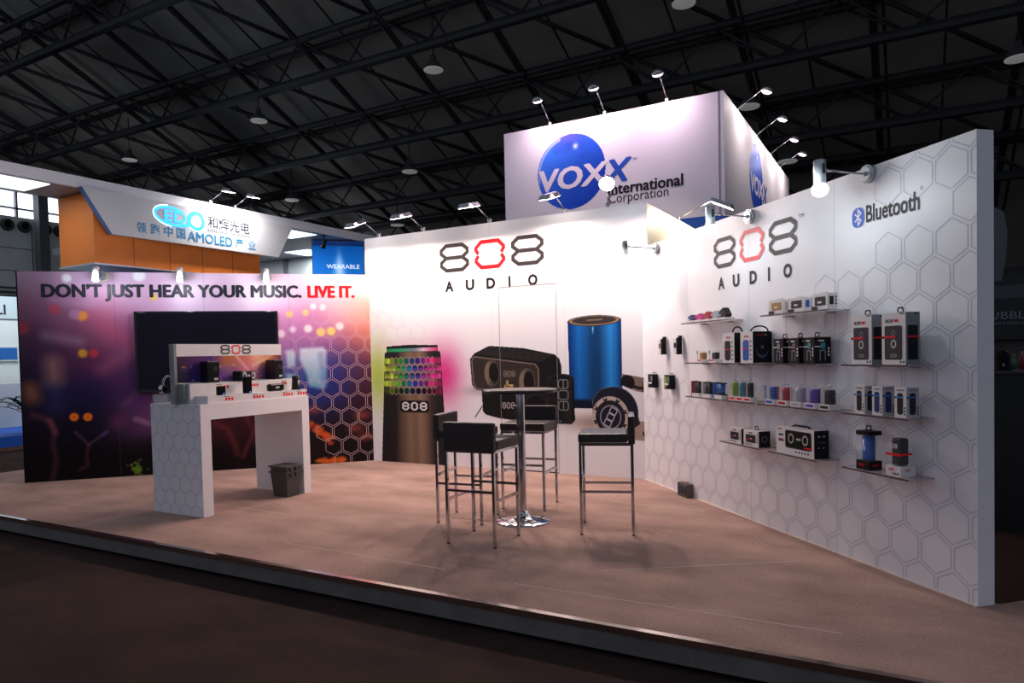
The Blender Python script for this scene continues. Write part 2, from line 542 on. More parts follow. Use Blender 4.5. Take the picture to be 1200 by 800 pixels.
# back wall and the store room behind it
BL = BX1 - BX0
mb = MB(); mb.box(0, BL, 0, .06, 0, BH)
wb = mb.build('wall_back', WHITE, None, (BX0, BY, 0)); wb['kind'] = 'structure'
mb = MB(); mb.box(-.06, 0, .061, 2.2, 0, BH - .005)
ws = mb.build('wall_store', mat('cream_panel', (240, 226, 206), .45, noise=.03, nscale=5), None, (BX1, BY, 0)); ws['kind'] = 'structure'
mb = MB(); mb.box(0, .06, .061, 2.2, 0, BH - .005)
ws2 = mb.build('wall_store_left', WHITE, None, (BX0, BY, 0)); ws2['kind'] = 'structure'
# right wall
mb = MB(); mb.box(0, LEN_R, 0, .11, 0, WH)
wr = mb.build('wall_right', WHITE, None, C, ANG_R); wr['kind'] = 'structure'
mb = MB()
for s in (1.0, 2.0, 3.0):
    mb.box(s - .0015, s + .0015, -.0006, 0, 0, WH)
mb.build('panel_seam', mat('pale_seam', (206, 204, 210), .6), wr)
mb = MB(); mb.box(0, LEN_R, -.012, 0, 0, .006)
mb.build('floor_strip', mat('cream_strip', (226, 206, 190), .6), wr)

# ------------------------------------------------------------------ left wall picture
PTS = [(0.09, 2.43, 165, 135, 160), (0.71, 2.38, 190, 160, 190), (1.17, 2.36, 205, 180, 208), (1.84, 2.37, 215, 195, 215), (2.64, 2.34, 228, 208, 226), (3.49, 2.4, 238, 222, 230), (4.03, 2.43, 244, 228, 226), (0.08, 2.08, 120, 80, 105), (0.52, 2.02, 150, 100, 135), (0.97, 2.07, 185, 125, 160), (1.35, 2.16, 200, 160, 195), (2.13, 2.16, 210, 180, 210), (0.15, 1.67, 72, 45, 72), (0.51, 1.82, 110, 65, 95), (0.73, 1.74, 125, 70, 95), (0.96, 1.81, 170, 85, 120), (1.15, 1.71, 165, 95, 140), (0.09, 1.27, 38, 28, 55), (0.4, 1.41, 70, 45, 75), (0.67, 1.41, 95, 45, 80), (0.95, 1.35, 120, 50, 90), (1.16, 1.45, 120, 70, 115), (0.07, 0.86, 38, 26, 42), (0.3, 0.96, 50, 40, 75), (0.57, 1.05, 28, 26, 66), (0.84, 1.09, 35, 28, 75), (1.12, 1.13, 75, 40, 95), (1.27, 1.23, 90, 55, 105), (0.1, 0.56, 22, 14, 22), (0.46, 0.59, 20, 15, 30), (0.74, 0.63, 24, 18, 34), (1.02, 0.72, 60, 36, 70), (1.25, 0.71, 105, 60, 105), (1.36, 0.91, 120, 70, 125), (0.09, 0.15, 14, 10, 13), (0.54, 0.17, 15, 11, 14), (0.9, 0.2, 15, 12, 14), (1.28, 0.23, 18, 14, 16), (2.06, 0.12, 18, 11, 14), (2.58, 0.2, 22, 12, 14), (2.38, 0.54, 50, 22, 30), (2.13, 0.66, 70, 30, 34), (3.0, 2.23, 226, 196, 216), (3.0, 1.9, 212, 140, 190), (2.98, 1.51, 185, 120, 175), (3.15, 1.62, 200, 125, 180), (3.42, 1.84, 215, 140, 185), (3.42, 1.62, 190, 110, 165), (3.7, 2.01, 232, 190, 196), (3.69, 1.67, 190, 100, 130), (3.98, 1.95, 232, 170, 150), (3.97, 1.66, 205, 110, 90), (3.9, 1.38, 110, 55, 75), (3.68, 1.33, 45, 50, 115), (3.52, 1.39, 60, 60, 130), (3.19, 1.4, 70, 70, 140), (3.03, 1.18, 60, 90, 140), (3.07, 0.95, 45, 60, 130), (3.4, 0.94, 40, 55, 140), (3.62, 1.05, 38, 40, 105), (3.95, 1.09, 70, 32, 45), (3.12, 0.73, 35, 26, 60), (3.44, 0.71, 32, 22, 44), (3.89, 0.75, 48, 24, 34), (3.38, 0.38, 30, 16, 18), (3.82, 0.35, 28, 18, 24), (3.64, 0.08, 22, 14, 16), (3.98, 0.06, 22, 14, 18), (3.26, 0.1, 26, 14, 14)]
BLOBS = [(0.657, 1.972, 0.06, 235, 150, 60), (0.65, 1.52, 0.05, 245, 175, 50), (0.768, 1.517, 0.05, 210, 60, 80), (0.373, 2.055, 0.06, 185, 75, 90), (0.577, 1.992, 0.06, 170, 120, 160), (0.022, 1.835, 0.08, 150, 60, 70), (0.512, 2.421, 0.05, 235, 240, 240), (1.295, 2.459, 0.07, 235, 240, 245), (0.9, 2.45, .07, 228, 224, 190), (1.447, 2.198, 0.04, 220, 190, 70), (3.04, 1.979, 0.04, 245, 215, 110), (3.243, 2.0, 0.04, 245, 215, 130), (2.926, 1.725, 0.05, 250, 235, 240), (3.076, 1.779, 0.04, 240, 220, 235), (3.269, 1.788, 0.05, 255, 245, 245), (3.43, 1.741, 0.055, 250, 225, 110), (3.561, 1.751, 0.055, 250, 225, 110), (3.673, 1.817, 0.05, 255, 245, 245), (3.343, 2.078, 0.04, 248, 240, 244), (3.461, 2.067, 0.04, 248, 240, 244)]
p = Paint(0, LEN_L, 0, WH, .0095)
num = np.zeros(p.img.shape); den = np.zeros(p.X.shape)
for s, z, r, g, b in PTS:
    d2 = (p.X - s) ** 2 + (p.Z - z) ** 2
    wgt = np.exp(-d2 / (2 * .17 ** 2)) + 1e-4 / (.05 + d2) ** 2
    num += wgt[..., None] * np.array((r, g, b), float); den += wgt
p.img = num / den[..., None]
# soft beams, hands and stage glow
for pts_, wd, soft, col, k in (
        ([(.27, 1.74), (.62, 1.66)], .08, .10, (165, 140, 165), .8), ([(.36, 2.16), (.75, 2.10)], .05, .10, (185, 150, 180), .7),
        ([(.75, 1.95), (1.2, 1.62)], .10, .22, (205, 85, 110), .6), ([(.85, 1.32), (1.35, 1.62)], .07, .16, (190, 110, 135), .7),
        ([(.33, 1.40), (.34, 1.22)], .14, .16, (215, 155, 130), .9), ([(.09, 1.1), (.1, 1.03)], .12, .14, (220, 130, 70), .9),
        ([(.33, 1.1), (.35, .9)], .10, .16, (40, 55, 120), .7), ([(.10, .80), (.27, .73), (.32, .60), (.295, .45), (.323, .24), (.28, .04)], .03, .06, (150, 75, 90), .8),
        ([(.27, .73), (.33, .58)], .04, .05, (190, 100, 105), .7), ([(.534, .576), (.673, .413), (.872, .558)], .016, .03, (165, 100, 110), .8), ([(.673, .413), (.64, .269), (.66, .165), (.56, .118)], .018, .04, (140, 75, 85), .8),
        ([(.87, .56), (.83, .53)], .03, .05, (70, 90, 190), .8), ([(1.069, .873), (1.265, 1.075)], .03, .07, (150, 105, 140), .7), ([(1.02, .70), (.98, .66)], .1, .12, (130, 60, 95), .8),
        ([(1.30, .66), (1.20, .70), (1.34, .64)], .03, .06, (220, 180, 190), .8),
        ([(2.1, .60), (2.25, .52), (2.33, .3), (2.35, .2)], .05, .06, (130, 50, 45), .8), ([(2.64, .62), (2.55, .45), (2.42, .16)], .03, .05, (150, 55, 60), .8), ([(2.48, .66), (2.55, .50)], .05, .06, (120, 45, 50), .8),
        ([(2.62, .40), (2.58, .33)], .05, .05, (120, 50, 50), .7)):
    p.fill(p.seg(pts_, wd), col, k * .75, soft * 1.35)
# big teal screens right of the television
for P_ in ([(3.16, 1.53), (3.45, 1.54), (3.49, 1.50), (3.48, 1.02), (3.42, .99), (3.26, 1.03), (3.23, 1.2), (3.15, 1.38)], [(2.98, 1.50), (3.06, 1.52), (3.10, 1.47), (3.09, 1.30), (3.0, 1.28)], [(2.98, 1.20), (3.06, 1.2), (3.11, 1.13), (3.08, 1.02), (2.98, 1.0)]):
    d = p.poly(P_)
    grad = np.clip((p.Z - 1.0) / .55, 0, 1)[..., None]
    p.fill(d, np.array((105, 160, 185)) * (1 - grad) + np.array((222, 228, 240)) * grad, .95, .05)
p.fill(p.seg([(3.42, 1.45), (3.46, 1.05)], .05), (70, 90, 165), .5, .08)
# camp-fire like orange flecks bottom right
rs = random.Random(5)
for k in range(46):
    t = k / 45; cx = 3.26 + t * .26 + rs.uniform(-.04, .04); cz = .52 - t * .22 + rs.uniform(-.05, .05)
    p.fill(p.ell(cx, cz, rs.uniform(.015, .04), rs.uniform(.01, .03)), (rs.randint(165, 225), rs.randint(62, 100), 36), .75, .03)
for k in range(24):
    p.fill(p.ell(3.34 + rs.uniform(0, .33), .03 + rs.uniform(-.02, .04), .035, .02), (210, 96, 34), .8, .03)
for cx, cz in ((3.93, .62), (3.97, .33), (3.84, .45), (3.3, .72)):
    p.fill(p.ell(cx, cz, .09, .05), (180, 70, 48), .55, .08)
for k in range(60):
    a_ = rs.uniform(0, 6.28); r_ = abs(rs.gauss(0, .05))
    p.fill(p.ell(1.19 + r_ * math.cos(a_) * 1.2, .09 + r_ * math.sin(a_), .012, .012), (rs.randint(70, 150), rs.randint(110, 160), rs.randint(20, 70)), .8, .02)
for s, z, r, cr, cg, cb in BLOBS:
    p.fill(p.ell(s, z, r, r), (cr, cg, cb), .85, .035)
for s, z in ((.531, .757), (.676, .75)):
    p.fill(p.ell(s, z, .05, .05), (250, 125, 30), 1, .02)
p.fill(p.ell(.531, .757, .012, .012), (170, 90, 40), .7, .02); p.fill(p.ell(.676, .75, .012, .012), (170, 90, 40), .7, .02)
p.build('printed_picture', wl, -.0012)
hexfield(2.93, LEN_L, .0, 2.2, .2235, .024, .0055, lambda x, z: (z > 1.0 and x > 2.9 + max(0, (z - 1.5)) * 1.0 and z < 2.05) or (.62 < z <= 1.0 and x > 2.95) or (z <= .62 and x > 3.42 + .10 * (z < .3)), 'hexagon_pattern', HEXW, wl, -.0024, ox=.06, oz=.03)
text('DON\u2019T JUST HEAR YOUR MUSIC.', .252, 2.150, 2.940, .198, mat('navy_ink', (22, 24, 38), .5), wl, y=-.003, fat=.011)
text('LIVE IT.', 3.285, 2.197, .585, .148, RED, wl, y=-.003, fat=.011)
mb = MB()
for s in (1.01, 2.02, 3.04):
    mb.box(s - .001, s + .001, -.0022, -.0014, 0, WH)
mb.build('panel_seam', mat('dim_seam', (120, 100, 120), .6, alpha=.5), wl)

# ------------------------------------------------------------------ back wall print
p = Paint(0, BL, 0, BH, .018, (250, 247, 248))


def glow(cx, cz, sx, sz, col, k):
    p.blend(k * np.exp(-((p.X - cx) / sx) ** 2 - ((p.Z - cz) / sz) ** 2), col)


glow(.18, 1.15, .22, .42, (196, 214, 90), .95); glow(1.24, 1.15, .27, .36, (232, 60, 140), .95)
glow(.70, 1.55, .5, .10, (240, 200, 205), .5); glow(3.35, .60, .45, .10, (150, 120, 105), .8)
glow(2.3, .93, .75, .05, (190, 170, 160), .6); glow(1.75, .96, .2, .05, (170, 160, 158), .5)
p.build('printed_backdrop', wb, -.0008)
hexfield(.02, BL, .3, 2.2, .2235, .022, .0045, lambda x, z: 1.5 < z < 2.1 and x < 1.25 - (z - 1.5) * 1.6, 'hexagon_pattern', HEXP, wb, -.0014, ox=.05, oz=.03)

# tall copper lantern speaker
p = Paint(.17, 1.30, 0, 1.56, .0055)
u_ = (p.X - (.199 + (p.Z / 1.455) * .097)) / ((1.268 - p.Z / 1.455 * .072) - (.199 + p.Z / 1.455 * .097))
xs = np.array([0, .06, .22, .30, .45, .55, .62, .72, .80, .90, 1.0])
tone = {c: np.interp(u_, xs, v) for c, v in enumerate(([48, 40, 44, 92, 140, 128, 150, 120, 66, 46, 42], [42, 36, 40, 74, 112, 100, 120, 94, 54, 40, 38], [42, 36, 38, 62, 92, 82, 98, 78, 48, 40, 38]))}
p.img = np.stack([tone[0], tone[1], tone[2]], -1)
body = p.poly([(.199, .002), (1.268, .002), (1.196, 1.452), (.296, 1.452)])
capd = p.poly([(.328, 1.452), (1.16, 1.452), (1.158, 1.53), (.70, 1.545), (.332, 1.532)])
p.fill(capd, (34, 30, 32))
band = p.poly([(.34, 1.456), (1.15, 1.456), (1.15, 1.505), (.34, 1.497)])
k_ = np.clip((p.X - .34) / .81, 0, 1)
bc = np.stack([np.interp(k_, [0, .3, .55, .72, 1], [40, 60, 130, 235, 220]), np.interp(k_, [0, .3, .55, .72, 1], [150, 170, 140, 205, 60]), np.interp(k_, [0, .3, .55, .72, 1], [80, 120, 150, 215, 130])], -1)
p.fill(band, bc)
for j in range(5):
    for i in range(-8, 9):
        th_ = (i + (.5 if j % 2 else 0)) * .199
        if abs(th_) > 1.36:
            continue
        zz_ = 1.335 - j * .098
        half = .46 + (1.335 - zz_) * .05
        cx = .742 + half * math.sin(th_); cw = half * math.cos(th_) * .199 / math.sqrt(3) * .98 + .004
        kk = (cx - .3) / .9
        cc = [np.interp(kk, [0, .15, .3, .42, .55, .68, .8, 1], v) for v in ([190, 160, 40, 30, 50, 120, 200, 225], [215, 200, 140, 90, 50, 40, 40, 60], [60, 50, 50, 120, 140, 140, 120, 130])]
        rr_ = rs.uniform(.6, 1.2) * (.5 if j == 4 else 1)
        for sc_, col_ in ((1.0, (196, 170, 154) if abs(th_) < .9 else (70, 58, 56)), (.86, np.clip(np.array(cc) * rr_, 0, 255))):
            p.fill(p.poly([(cx + cw * sc_ * math.sin(math.pi / 3 * q), zz_ + .056 * sc_ * math.cos(math.pi / 3 * q)) for q in range(6)]), col_)
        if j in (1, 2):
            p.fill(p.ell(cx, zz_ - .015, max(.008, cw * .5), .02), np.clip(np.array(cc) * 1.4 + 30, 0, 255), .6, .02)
bx = p.poly([(.53, .70), (.56, .665), (.97, .665), (1.0, .70), (1.0, .79), (.97, .82), (.56, .82), (.53, .79)])
p.fill(bx, (26, 22, 22)); p.glyph808(.56, .69, .41, .11, .022, (232, 226, 222), (232, 226, 222))
p.build('printed_speaker', wb, -.002, mask=np.minimum(body, capd))

# wide double speaker with perforated grille, and the smaller one below it
p = Paint(1.60, 2.93, .54, 1.53, .0055, (28, 27, 28))
outl = p.poly([(1.64, 1.34), (1.70, 1.41), (1.92, 1.50), (2.40, 1.46), (2.80, 1.38), (2.86, 1.33), (2.885, 1.25), (2.88, .95), (2.80, .92), (1.92, .945), (1.72, .965), (1.66, 1.03)])
p.fill(p.poly([(1.70, 1.41), (1.92, 1.50), (2.80, 1.38), (2.62, 1.29)]), (44, 42, 42))
for t in range(7):
    p.fill(p.ell(1.98 + t * .105, 1.455 - t * .017, .016, .008), (24, 24, 24))
front = p.poly([(1.655, 1.33), (1.69, 1.385), (2.55, 1.28), (2.60, 1.22), (2.60, .955), (1.90, .95), (1.72, .97), (1.67, 1.05)])
gx, gz = p.X / .0240, (p.Z + .12 * p.X) / .0150
hole = (np.hypot((gx + .5 * (np.floor(gz) % 2)) % 1 - .5, gz % 1 - .5) < .42)
p.fill(front, np.where(hole[..., None], (18, 16, 16), (84, 72, 64)))
p.fill(np.abs(front + .012) - .006, (150, 130, 116))
for cx, cz in ((1.95, 1.165), (2.43, 1.06)):
    ring = p.ell(cx, cz, .105, .155)
    lit_ = np.clip(.5 - (p.X - cx) / .13, 0, 1)[..., None]
    p.fill(ring, np.where(hole[..., None], 30, 1) * np.ones(3) + np.where(hole[..., None], 0, 1) * (np.array((58, 52, 50)) * (1 - lit_) + np.array((190, 162, 140)) * lit_))
    p.fill(p.ell(cx + .028, cz + .01, .068, .115), (34, 31, 31)); p.fill(p.ell(cx + .028, cz + .01, .068, .115) + np.where(hole, 0, 1), (20, 18, 18), .8)
    p.fill(np.abs(ring) - .004, (104, 92, 84))
p.glyph808(2.115, 1.12, .16, .075, .009, (150, 138, 130), (150, 138, 130))
p.fill(p.poly([(2.12, .985), (2.24, .98), (2.24, 1.02), (2.12, 1.025)]), (200, 170, 130)); p.fill(p.poly([(2.15, 1.03), (2.18, 1.03), (2.18, 1.08), (2.15, 1.08)]), (200, 170, 130))
p.build('printed_speaker', wb, -.002, mask=outl)
p = Paint(1.66, 2.80, .54, 1.0, .0055, (30, 28, 28))
o2 = p.poly([(1.80, .975), (2.72, .985), (2.78, .95), (2.79, .62), (2.70, .575), (2.42, .585), (2.05, .62), (1.85, .66), (1.81, .70)])
strap = p.seg([(1.70, .63), (1.80, .76)], .014)
p.fill(p.ell(2.55, .80, .16, .13), (42, 40, 40)); p.fill(p.ell(2.55, .80, .12, .10), (24, 23, 24))
p.glyph808(2.09, .74, .17, .075, .009, (215, 210, 206), (215, 210, 206))
p.fill(strap, (88, 80, 76))
p.build('printed_speaker', wb, -.0016, mask=np.minimum(o2, strap))
# small black cylinder
p = Paint(2.68, 3.08, .55, 1.18, .0055)
k_ = np.clip((p.X - 2.70) / .345, 0, 1)
sh_ = np.interp(k_, [0, .06, .2, .5, .8, 1], [52, 26, 30, 26, 40, 20])
p.img = np.stack([sh_, sh_, sh_ * 1.03], -1)
o3 = np.minimum(p.poly([(2.70, 1.10), (2.70, .62), (2.74, .58), (3.0, .58), (3.045, .62), (3.04, 1.10)]), p.ell(2.87, 1.10, .17, .055))
p.fill(p.ell(2.87, 1.105, .158, .045), (44, 42, 44)); p.fill(p.ell(2.87, 1.105, .13, .03), (26, 26, 27)); p.fill(p.ell(2.86, .605, .02, .014), (60, 90, 130))
for q in range(3):                          # upright numerals read sideways
    z0 = .735 + q * .125
    P_ = [(2.86, z0), (2.95, z0), (2.965, z0 + .02), (2.965, z0 + .08), (2.95, z0 + .1), (2.86, z0 + .1), (2.845, z0 + .08), (2.845, z0 + .02), (2.86, z0)]
    p.fill(p.seg(P_, .008), (165, 160, 160))
    if q != 1:
        p.fill(p.seg([(2.905, z0), (2.905, z0 + .1)], .008), (165, 160, 160))
p.build('printed_speaker', wb, -.0024, mask=o3)
# blue cylinder
p = Paint(2.95, 3.66, .70, 1.84, .0055)
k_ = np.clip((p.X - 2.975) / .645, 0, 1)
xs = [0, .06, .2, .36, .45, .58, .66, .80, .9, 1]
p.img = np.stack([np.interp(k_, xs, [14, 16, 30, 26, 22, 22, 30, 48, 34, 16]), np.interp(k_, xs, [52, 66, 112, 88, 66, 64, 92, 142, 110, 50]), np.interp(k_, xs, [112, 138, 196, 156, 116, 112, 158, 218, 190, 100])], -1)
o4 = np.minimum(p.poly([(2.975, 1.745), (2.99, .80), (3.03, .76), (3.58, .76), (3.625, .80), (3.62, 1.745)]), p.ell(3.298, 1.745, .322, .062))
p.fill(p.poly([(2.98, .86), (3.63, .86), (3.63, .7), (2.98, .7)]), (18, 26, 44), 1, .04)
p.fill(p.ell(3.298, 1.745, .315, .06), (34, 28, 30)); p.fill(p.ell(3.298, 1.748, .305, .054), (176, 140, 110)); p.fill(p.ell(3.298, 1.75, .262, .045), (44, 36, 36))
gx, gz = p.X / .022, p.Z / .011
hole = (np.hypot((gx + .5 * (np.floor(gz) % 2)) % 1 - .5, gz % 1 - .5) < .35)
p.fill(p.ell(3.298, 1.75, .255, .043), np.where(hole[..., None], (30, 26, 28), (86, 74, 70)))
p.fill(p.seg([(3.22, 1.752), (3.40, 1.756)], .014), (150, 124, 100))
p.fill(p.seg([(3.285, 1.67), (3.285, 1.64)], .018), (120, 190, 226)); p.fill(p.seg([(3.285, 1.66), (3.285, 1.60)], .007), (120, 190, 226))
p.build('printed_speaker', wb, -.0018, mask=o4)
# headphones
p = Paint(3.20, BL - .005, .42, 1.17, .0055, (242, 238, 238))
cup = p.ell(3.49, .70, .255, .275)
ang = p.poly([(3.26, .86), (3.36, .98), (3.52, 1.01), (3.66, .95), (3.77, .80), (3.82, .60), (3.60, .45), (3.35, .50)])
far = p.poly([(3.62, 1.15), (3.90, 1.10), (3.92, .90), (3.75, .97), (3.60, 1.03)])
band = p.poly([(3.60, .98), (3.92, .94), (3.92, .60), (3.72, .62), (3.74, .80)])
arm_ = p.poly([(3.60, .66), (3.92, .62), (3.92, .40), (3.58, .46)])
p.fill(far, (134, 112, 100)); p.fill(p.ell(3.68, 1.05, .085, .085), (30, 28, 32)); p.fill(p.seg([(3.72, 1.02), (3.82, .99), (3.92, 1.0)], .03), (30, 28, 32))
p.fill(p.poly([(3.86, 1.06), (3.92, 1.06), (3.92, .9), (3.85, .94)]), (30, 28, 32))
p.fill(band, (236, 232, 236)); p.fill(arm_, (172, 148, 136)); p.fill(p.poly([(3.84, .50), (3.90, .57), (3.92, .57), (3.92, .43), (3.88, .43)]), (34, 34, 44))
p.fill(ang, (44, 42, 54)); p.fill(p.ell(3.53, .72, .27, .285), (34, 34, 46))
p.fill(p.ell(3.475, .665, .222, .235), (196, 176, 164)); p.fill(p.ell(3.475, .67, .175, .185), (38, 36, 44))
for q in range(8):
    a_ = q * math.pi / 4 + .3; p.fill(p.ell(3.475 + .196 * math.cos(a_), .668 + .208 * math.sin(a_), .024, .024), (40, 38, 46))
    p.fill(p.ell(3.475 + .208 * math.cos(a_), .668 + .222 * math.sin(a_), .012, .012), (210, 192, 180))
p.fill(np.abs(p.ell(3.478, .668, .12, .128)) - .006, (160, 160, 176))
c_, s_ = math.cos(1.1), math.sin(1.1)
for q in range(3):
    P_ = []
    for (x, z) in ((-.042, -.03), (-.03, -.036), (.03, -.036), (.042, -.03), (.042, .03), (.03, .036), (-.03, .036), (-.042, .03), (-.042, -.03)):
        xx, zz = x * .8 + (q - 1) * .075, z * 1.1
        P_.append((3.478 + xx * c_ - zz * s_, .668 + xx * s_ + zz * c_))
    p.fill(p.seg(P_, .010), (206, 204, 216))
hpm = np.minimum.reduce([ang, p.ell(3.53, .72, .27, .285), p.ell(3.475, .665, .222, .235), far, band, arm_])
p.build('printed_headphones', wb, -.0028, mask=hpm)

mb = logo808(MB(), 1.227, 2.432, 1.467, .352, .046, -.003)
mb.build('logo', [INKG, RED], wb)
for ch, x in zip('AUDIO', (1.298, 1.605, 1.905, 2.213, 2.478)):
    text(ch, x, 2.19, .028 if ch == 'I' else .125, .132, INK, wb, y=-.003, bold=.04)
text('TM', 2.715, 2.752, .075, .032, INKG, wb, y=-.003)
mb = MB(); mb.stroke([(2.072, .015), (2.072, 2.195), (2.834, 2.195), (2.834, .015)], .0055, -.0032, 0, False)
mb.box(2.075, 2.83, -.004, 0, .0, .012, 1)
mb.build('door_seam', [mat('grey_seam', (150, 142, 144), .7), BLACKM], wb)
mb = MB(); mb.box(2.150, 2.185, -.012, 0, .985, 1.06, 0, bev=.004); mb.cyl((2.165, 0, 1.02), (2.165, -.05, 1.02), .011, n=12); mb.cyl((2.165, -.045, 1.02), (2.27, -.045, 1.02), .010, n=12)
mb.build('door_handle', mat('brass', (206, 176, 120), .3, 1), wb)
mb = MB()
for s in (.98, 1.96, 2.94):
    mb.box(s - .001, s + .001, -.0012, -.0004, 0, BH)
mb.build('panel_seam', MATS['pale_seam'], wb)

# ------------------------------------------------------------------ right wall print
mb = logo808(MB(), 1.482, 2.088, 1.136, .256, .034, -.003)
mb.build('logo', [INKG, mat('light_red_ink', (226, 60, 66), .5)], wr)
for ch, x in zip('AUDIO', (1.547, 1.775, 2.02, 2.265, 2.455)):
    text(ch, x, 1.905, .022 if ch == 'I' else .098, .105, INK, wr, y=-.003, bold=.04)
text('TM', 2.635, 2.315, .06, .026, INKG, wr, y=-.003)
mb = MB()
bp_ = [(3.2235 + .053 * math.copysign(abs(math.cos(t)) ** .75, math.cos(t)), 2.206 + .062 * math.copysign(abs(math.sin(t)) ** .75, math.sin(t))) for t in [2 * math.pi * k / 40 for k in range(40)]]
mb.flat(bp_, -.003, 0)
mb.stroke([(3.197, 2.231), (3.249, 2.183), (3.224, 2.158), (3.224, 2.254), (3.249, 2.229), (3.197, 2.181)], .009, -.0036, 1, False)
mb.build('blue_emblem', [mat('emblem_blue', (40, 92, 190), .5), WHITEI], wr)
text('Bluetooth', 3.292, 2.160, .414, .108, INKG, wr, y=-.003, bold=.016)
text('\u00ae', 3.712, 2.268, .02, .02, INKG, wr, y=-.003)
hexfield(0, LEN_R, .0, WH - .01, .2235, .022, .0045, lambda x, z: z < 1.15 + max(0, x - 1.2) * .36 or (x > 3.45 and z > 2.34) or (x > 3.86), 'hexagon_pattern', HEXG, wr, -.0015, ox=.117, oz=.0215)

# ------------------------------------------------------------------ lamps of the stand
def make_arm_spot(label, loc, rotz, tilt=0, body=None, power=P_SPOT, color=C_SPOT, group=None, reach=.36, name='arm_spotlight', bs=1.0):
    t = thing(name, label, 'spotlight', loc, rotz, group)
    mb = MB(); mb.cyl((0, -.002, 0), (0, -.03, 0), .056, n=28); mb.cyl((0, -.03, 0), (0, -.036, 0), .050, .044, n=28); mb.cyl((0, -.036, 0), (0, -.05, 0), .014, n=12)
    mb.build('wall_plate', SILVER, t)
    mb = MB(); mb.cyl((0, -.04, 0), (0, -reach + .03, .012), .0065, n=10); mb.cyl((0, -reach + .07, .010), (0, -reach + .03, .012), .010, n=10)
    mb.build('arm', CHROME, t)
    M = Matrix.Translation((0, -reach, .012)) @ Matrix.Rotation(tilt, 4, 'X')
    mb = MB(); mb.lathe([(0, .062), (.030, .060), (.036, .052), (.036, -.085), (.031, -.088), (0, -.088)], n=24, M=M)
    mb.box(.030, .0375, -.010, .010, -.03, .03, 1, M)
    mb.build('lamp_body', [body or SILVER, DARKG], t)
    mb = MB(); mb.lathe([(.030, -.084), (.030 + .017 * bs, -.086 - .019 * bs), (.030 + .020 * bs, -.086 - .039 * bs), (.030 + .010 * bs, -.086 - .062 * bs), (.022 * bs, -.086 - .074 * bs), (0, -.086 - .077 * bs)], n=24, M=M)
    mb.build('bulb', LAMPSPOT, t)
    dv = M.to_3x3() @ Vector((0, 0, -1))
    light('POINT', 'lamp_light', M @ Vector((0, -.075, -.15)), dv, power, color, t, .03)
    return t


g = 'silver arm spotlights on the product wall'
make_arm_spot('silver arm spotlight at the far corner of the product wall', at('R', .38, 0, 2.44), ANG_R, group=g)
make_arm_spot('silver arm spotlight above the red and grey numerals on the product wall', at('R', 2.046, 0, 2.44), ANG_R, group=g)
make_arm_spot('large silver arm spotlight nearest the camera, above the blue wireless emblem', at('R', 3.322, 0, 2.455), ANG_R, group=g)
g = 'white arm spotlights on the picture wall'
PALE = mat('white_lamp_paint', (206, 200, 204), .4)
for s, lab in ((.894, 'white arm spotlight over the word DON\u2019T on the picture wall'), (1.795, 'white arm spotlight over the word HEAR above the television'), (2.781, 'white arm spotlight over the word MUSIC on the picture wall')):
    make_arm_spot(lab, at('L', s, 0, 2.455), ANG_L, tilt=math.radians(-14), body=PALE, power=P_SPOT_L, color=C_SPOT_L, group=g, reach=.30, bs=.45)


def make_flood(name, label, loc, rotz, group, pitch=20, reach=.30, rise=.165, L=.27, W=.15, power=P_FLOOD, color=C_FLOOD, glass=LAMPON, aim=None, roundhead=False, metal=STEEL, size=.15):
    t = thing(name, label, 'floodlight', loc, rotz, group)
    mb = MB(); mb.box(-.022, .022, -.022, .012, 0, .05, bev=.004); mb.cyl((-.03, -.005, .035), (.03, -.005, .035), .010, n=10)
    mb.build('clamp', metal, t)
    mb = MB(); mb.cyl((0, -.005, .035), (0, -reach, rise), .0075, n=10)
    mb.build('arm', metal, t)
    M = Matrix.Translation((0, -reach, rise)) @ Matrix.Rotation(math.radians(pitch), 4, 'X')
    if roundhead:
        mb = MB(); mb.lathe([(0, .055), (.045, .05), (.078, .025), (.088, -.02), (.080, -.02), (0, -.018)], c=(0, -.07, 0), n=24, M=M); mb.build('lamp_head', metal, t)
        mb = MB(); mb.lathe([(0, -.052), (.05, -.045), (.078, -.021), (0, -.019)], c=(0, -.07, 0), n=24, M=M); mb.build('lamp_glass', glass, t)
        c = M @ Vector((0, -.07, -.075))
    else:
        mb = MB(); mb.frustum(-W / 2, W / 2, -L, 0, -.012, -W / 2 + .02, W / 2 - .02, -L + .03, -.02, .028, M=M)
        mb.box(-W / 2 - .006, W / 2 + .006, -L - .006, .006, -.02, -.012, 0, M); mb.box(-.02, .02, -.015, .02, -.01, .03, 0, M)
        mb.build('lamp_head', metal, t)
        mb = MB(); mb.box(-W / 2 + .008, W / 2 - .008, -L + .008, -.008, -.026, -.0205, 0, M); mb.build('lamp_glass', glass, t)
        c = M @ Vector((0, -L / 2, -.05))
    dv = M.to_3x3() @ Vector((0, 0, -1))
    if power:
        light('AREA', 'lamp_light', c, aim or (dv + Vector((0, -.80, 0))), power, color, t, size, size * 1.2)
    return t


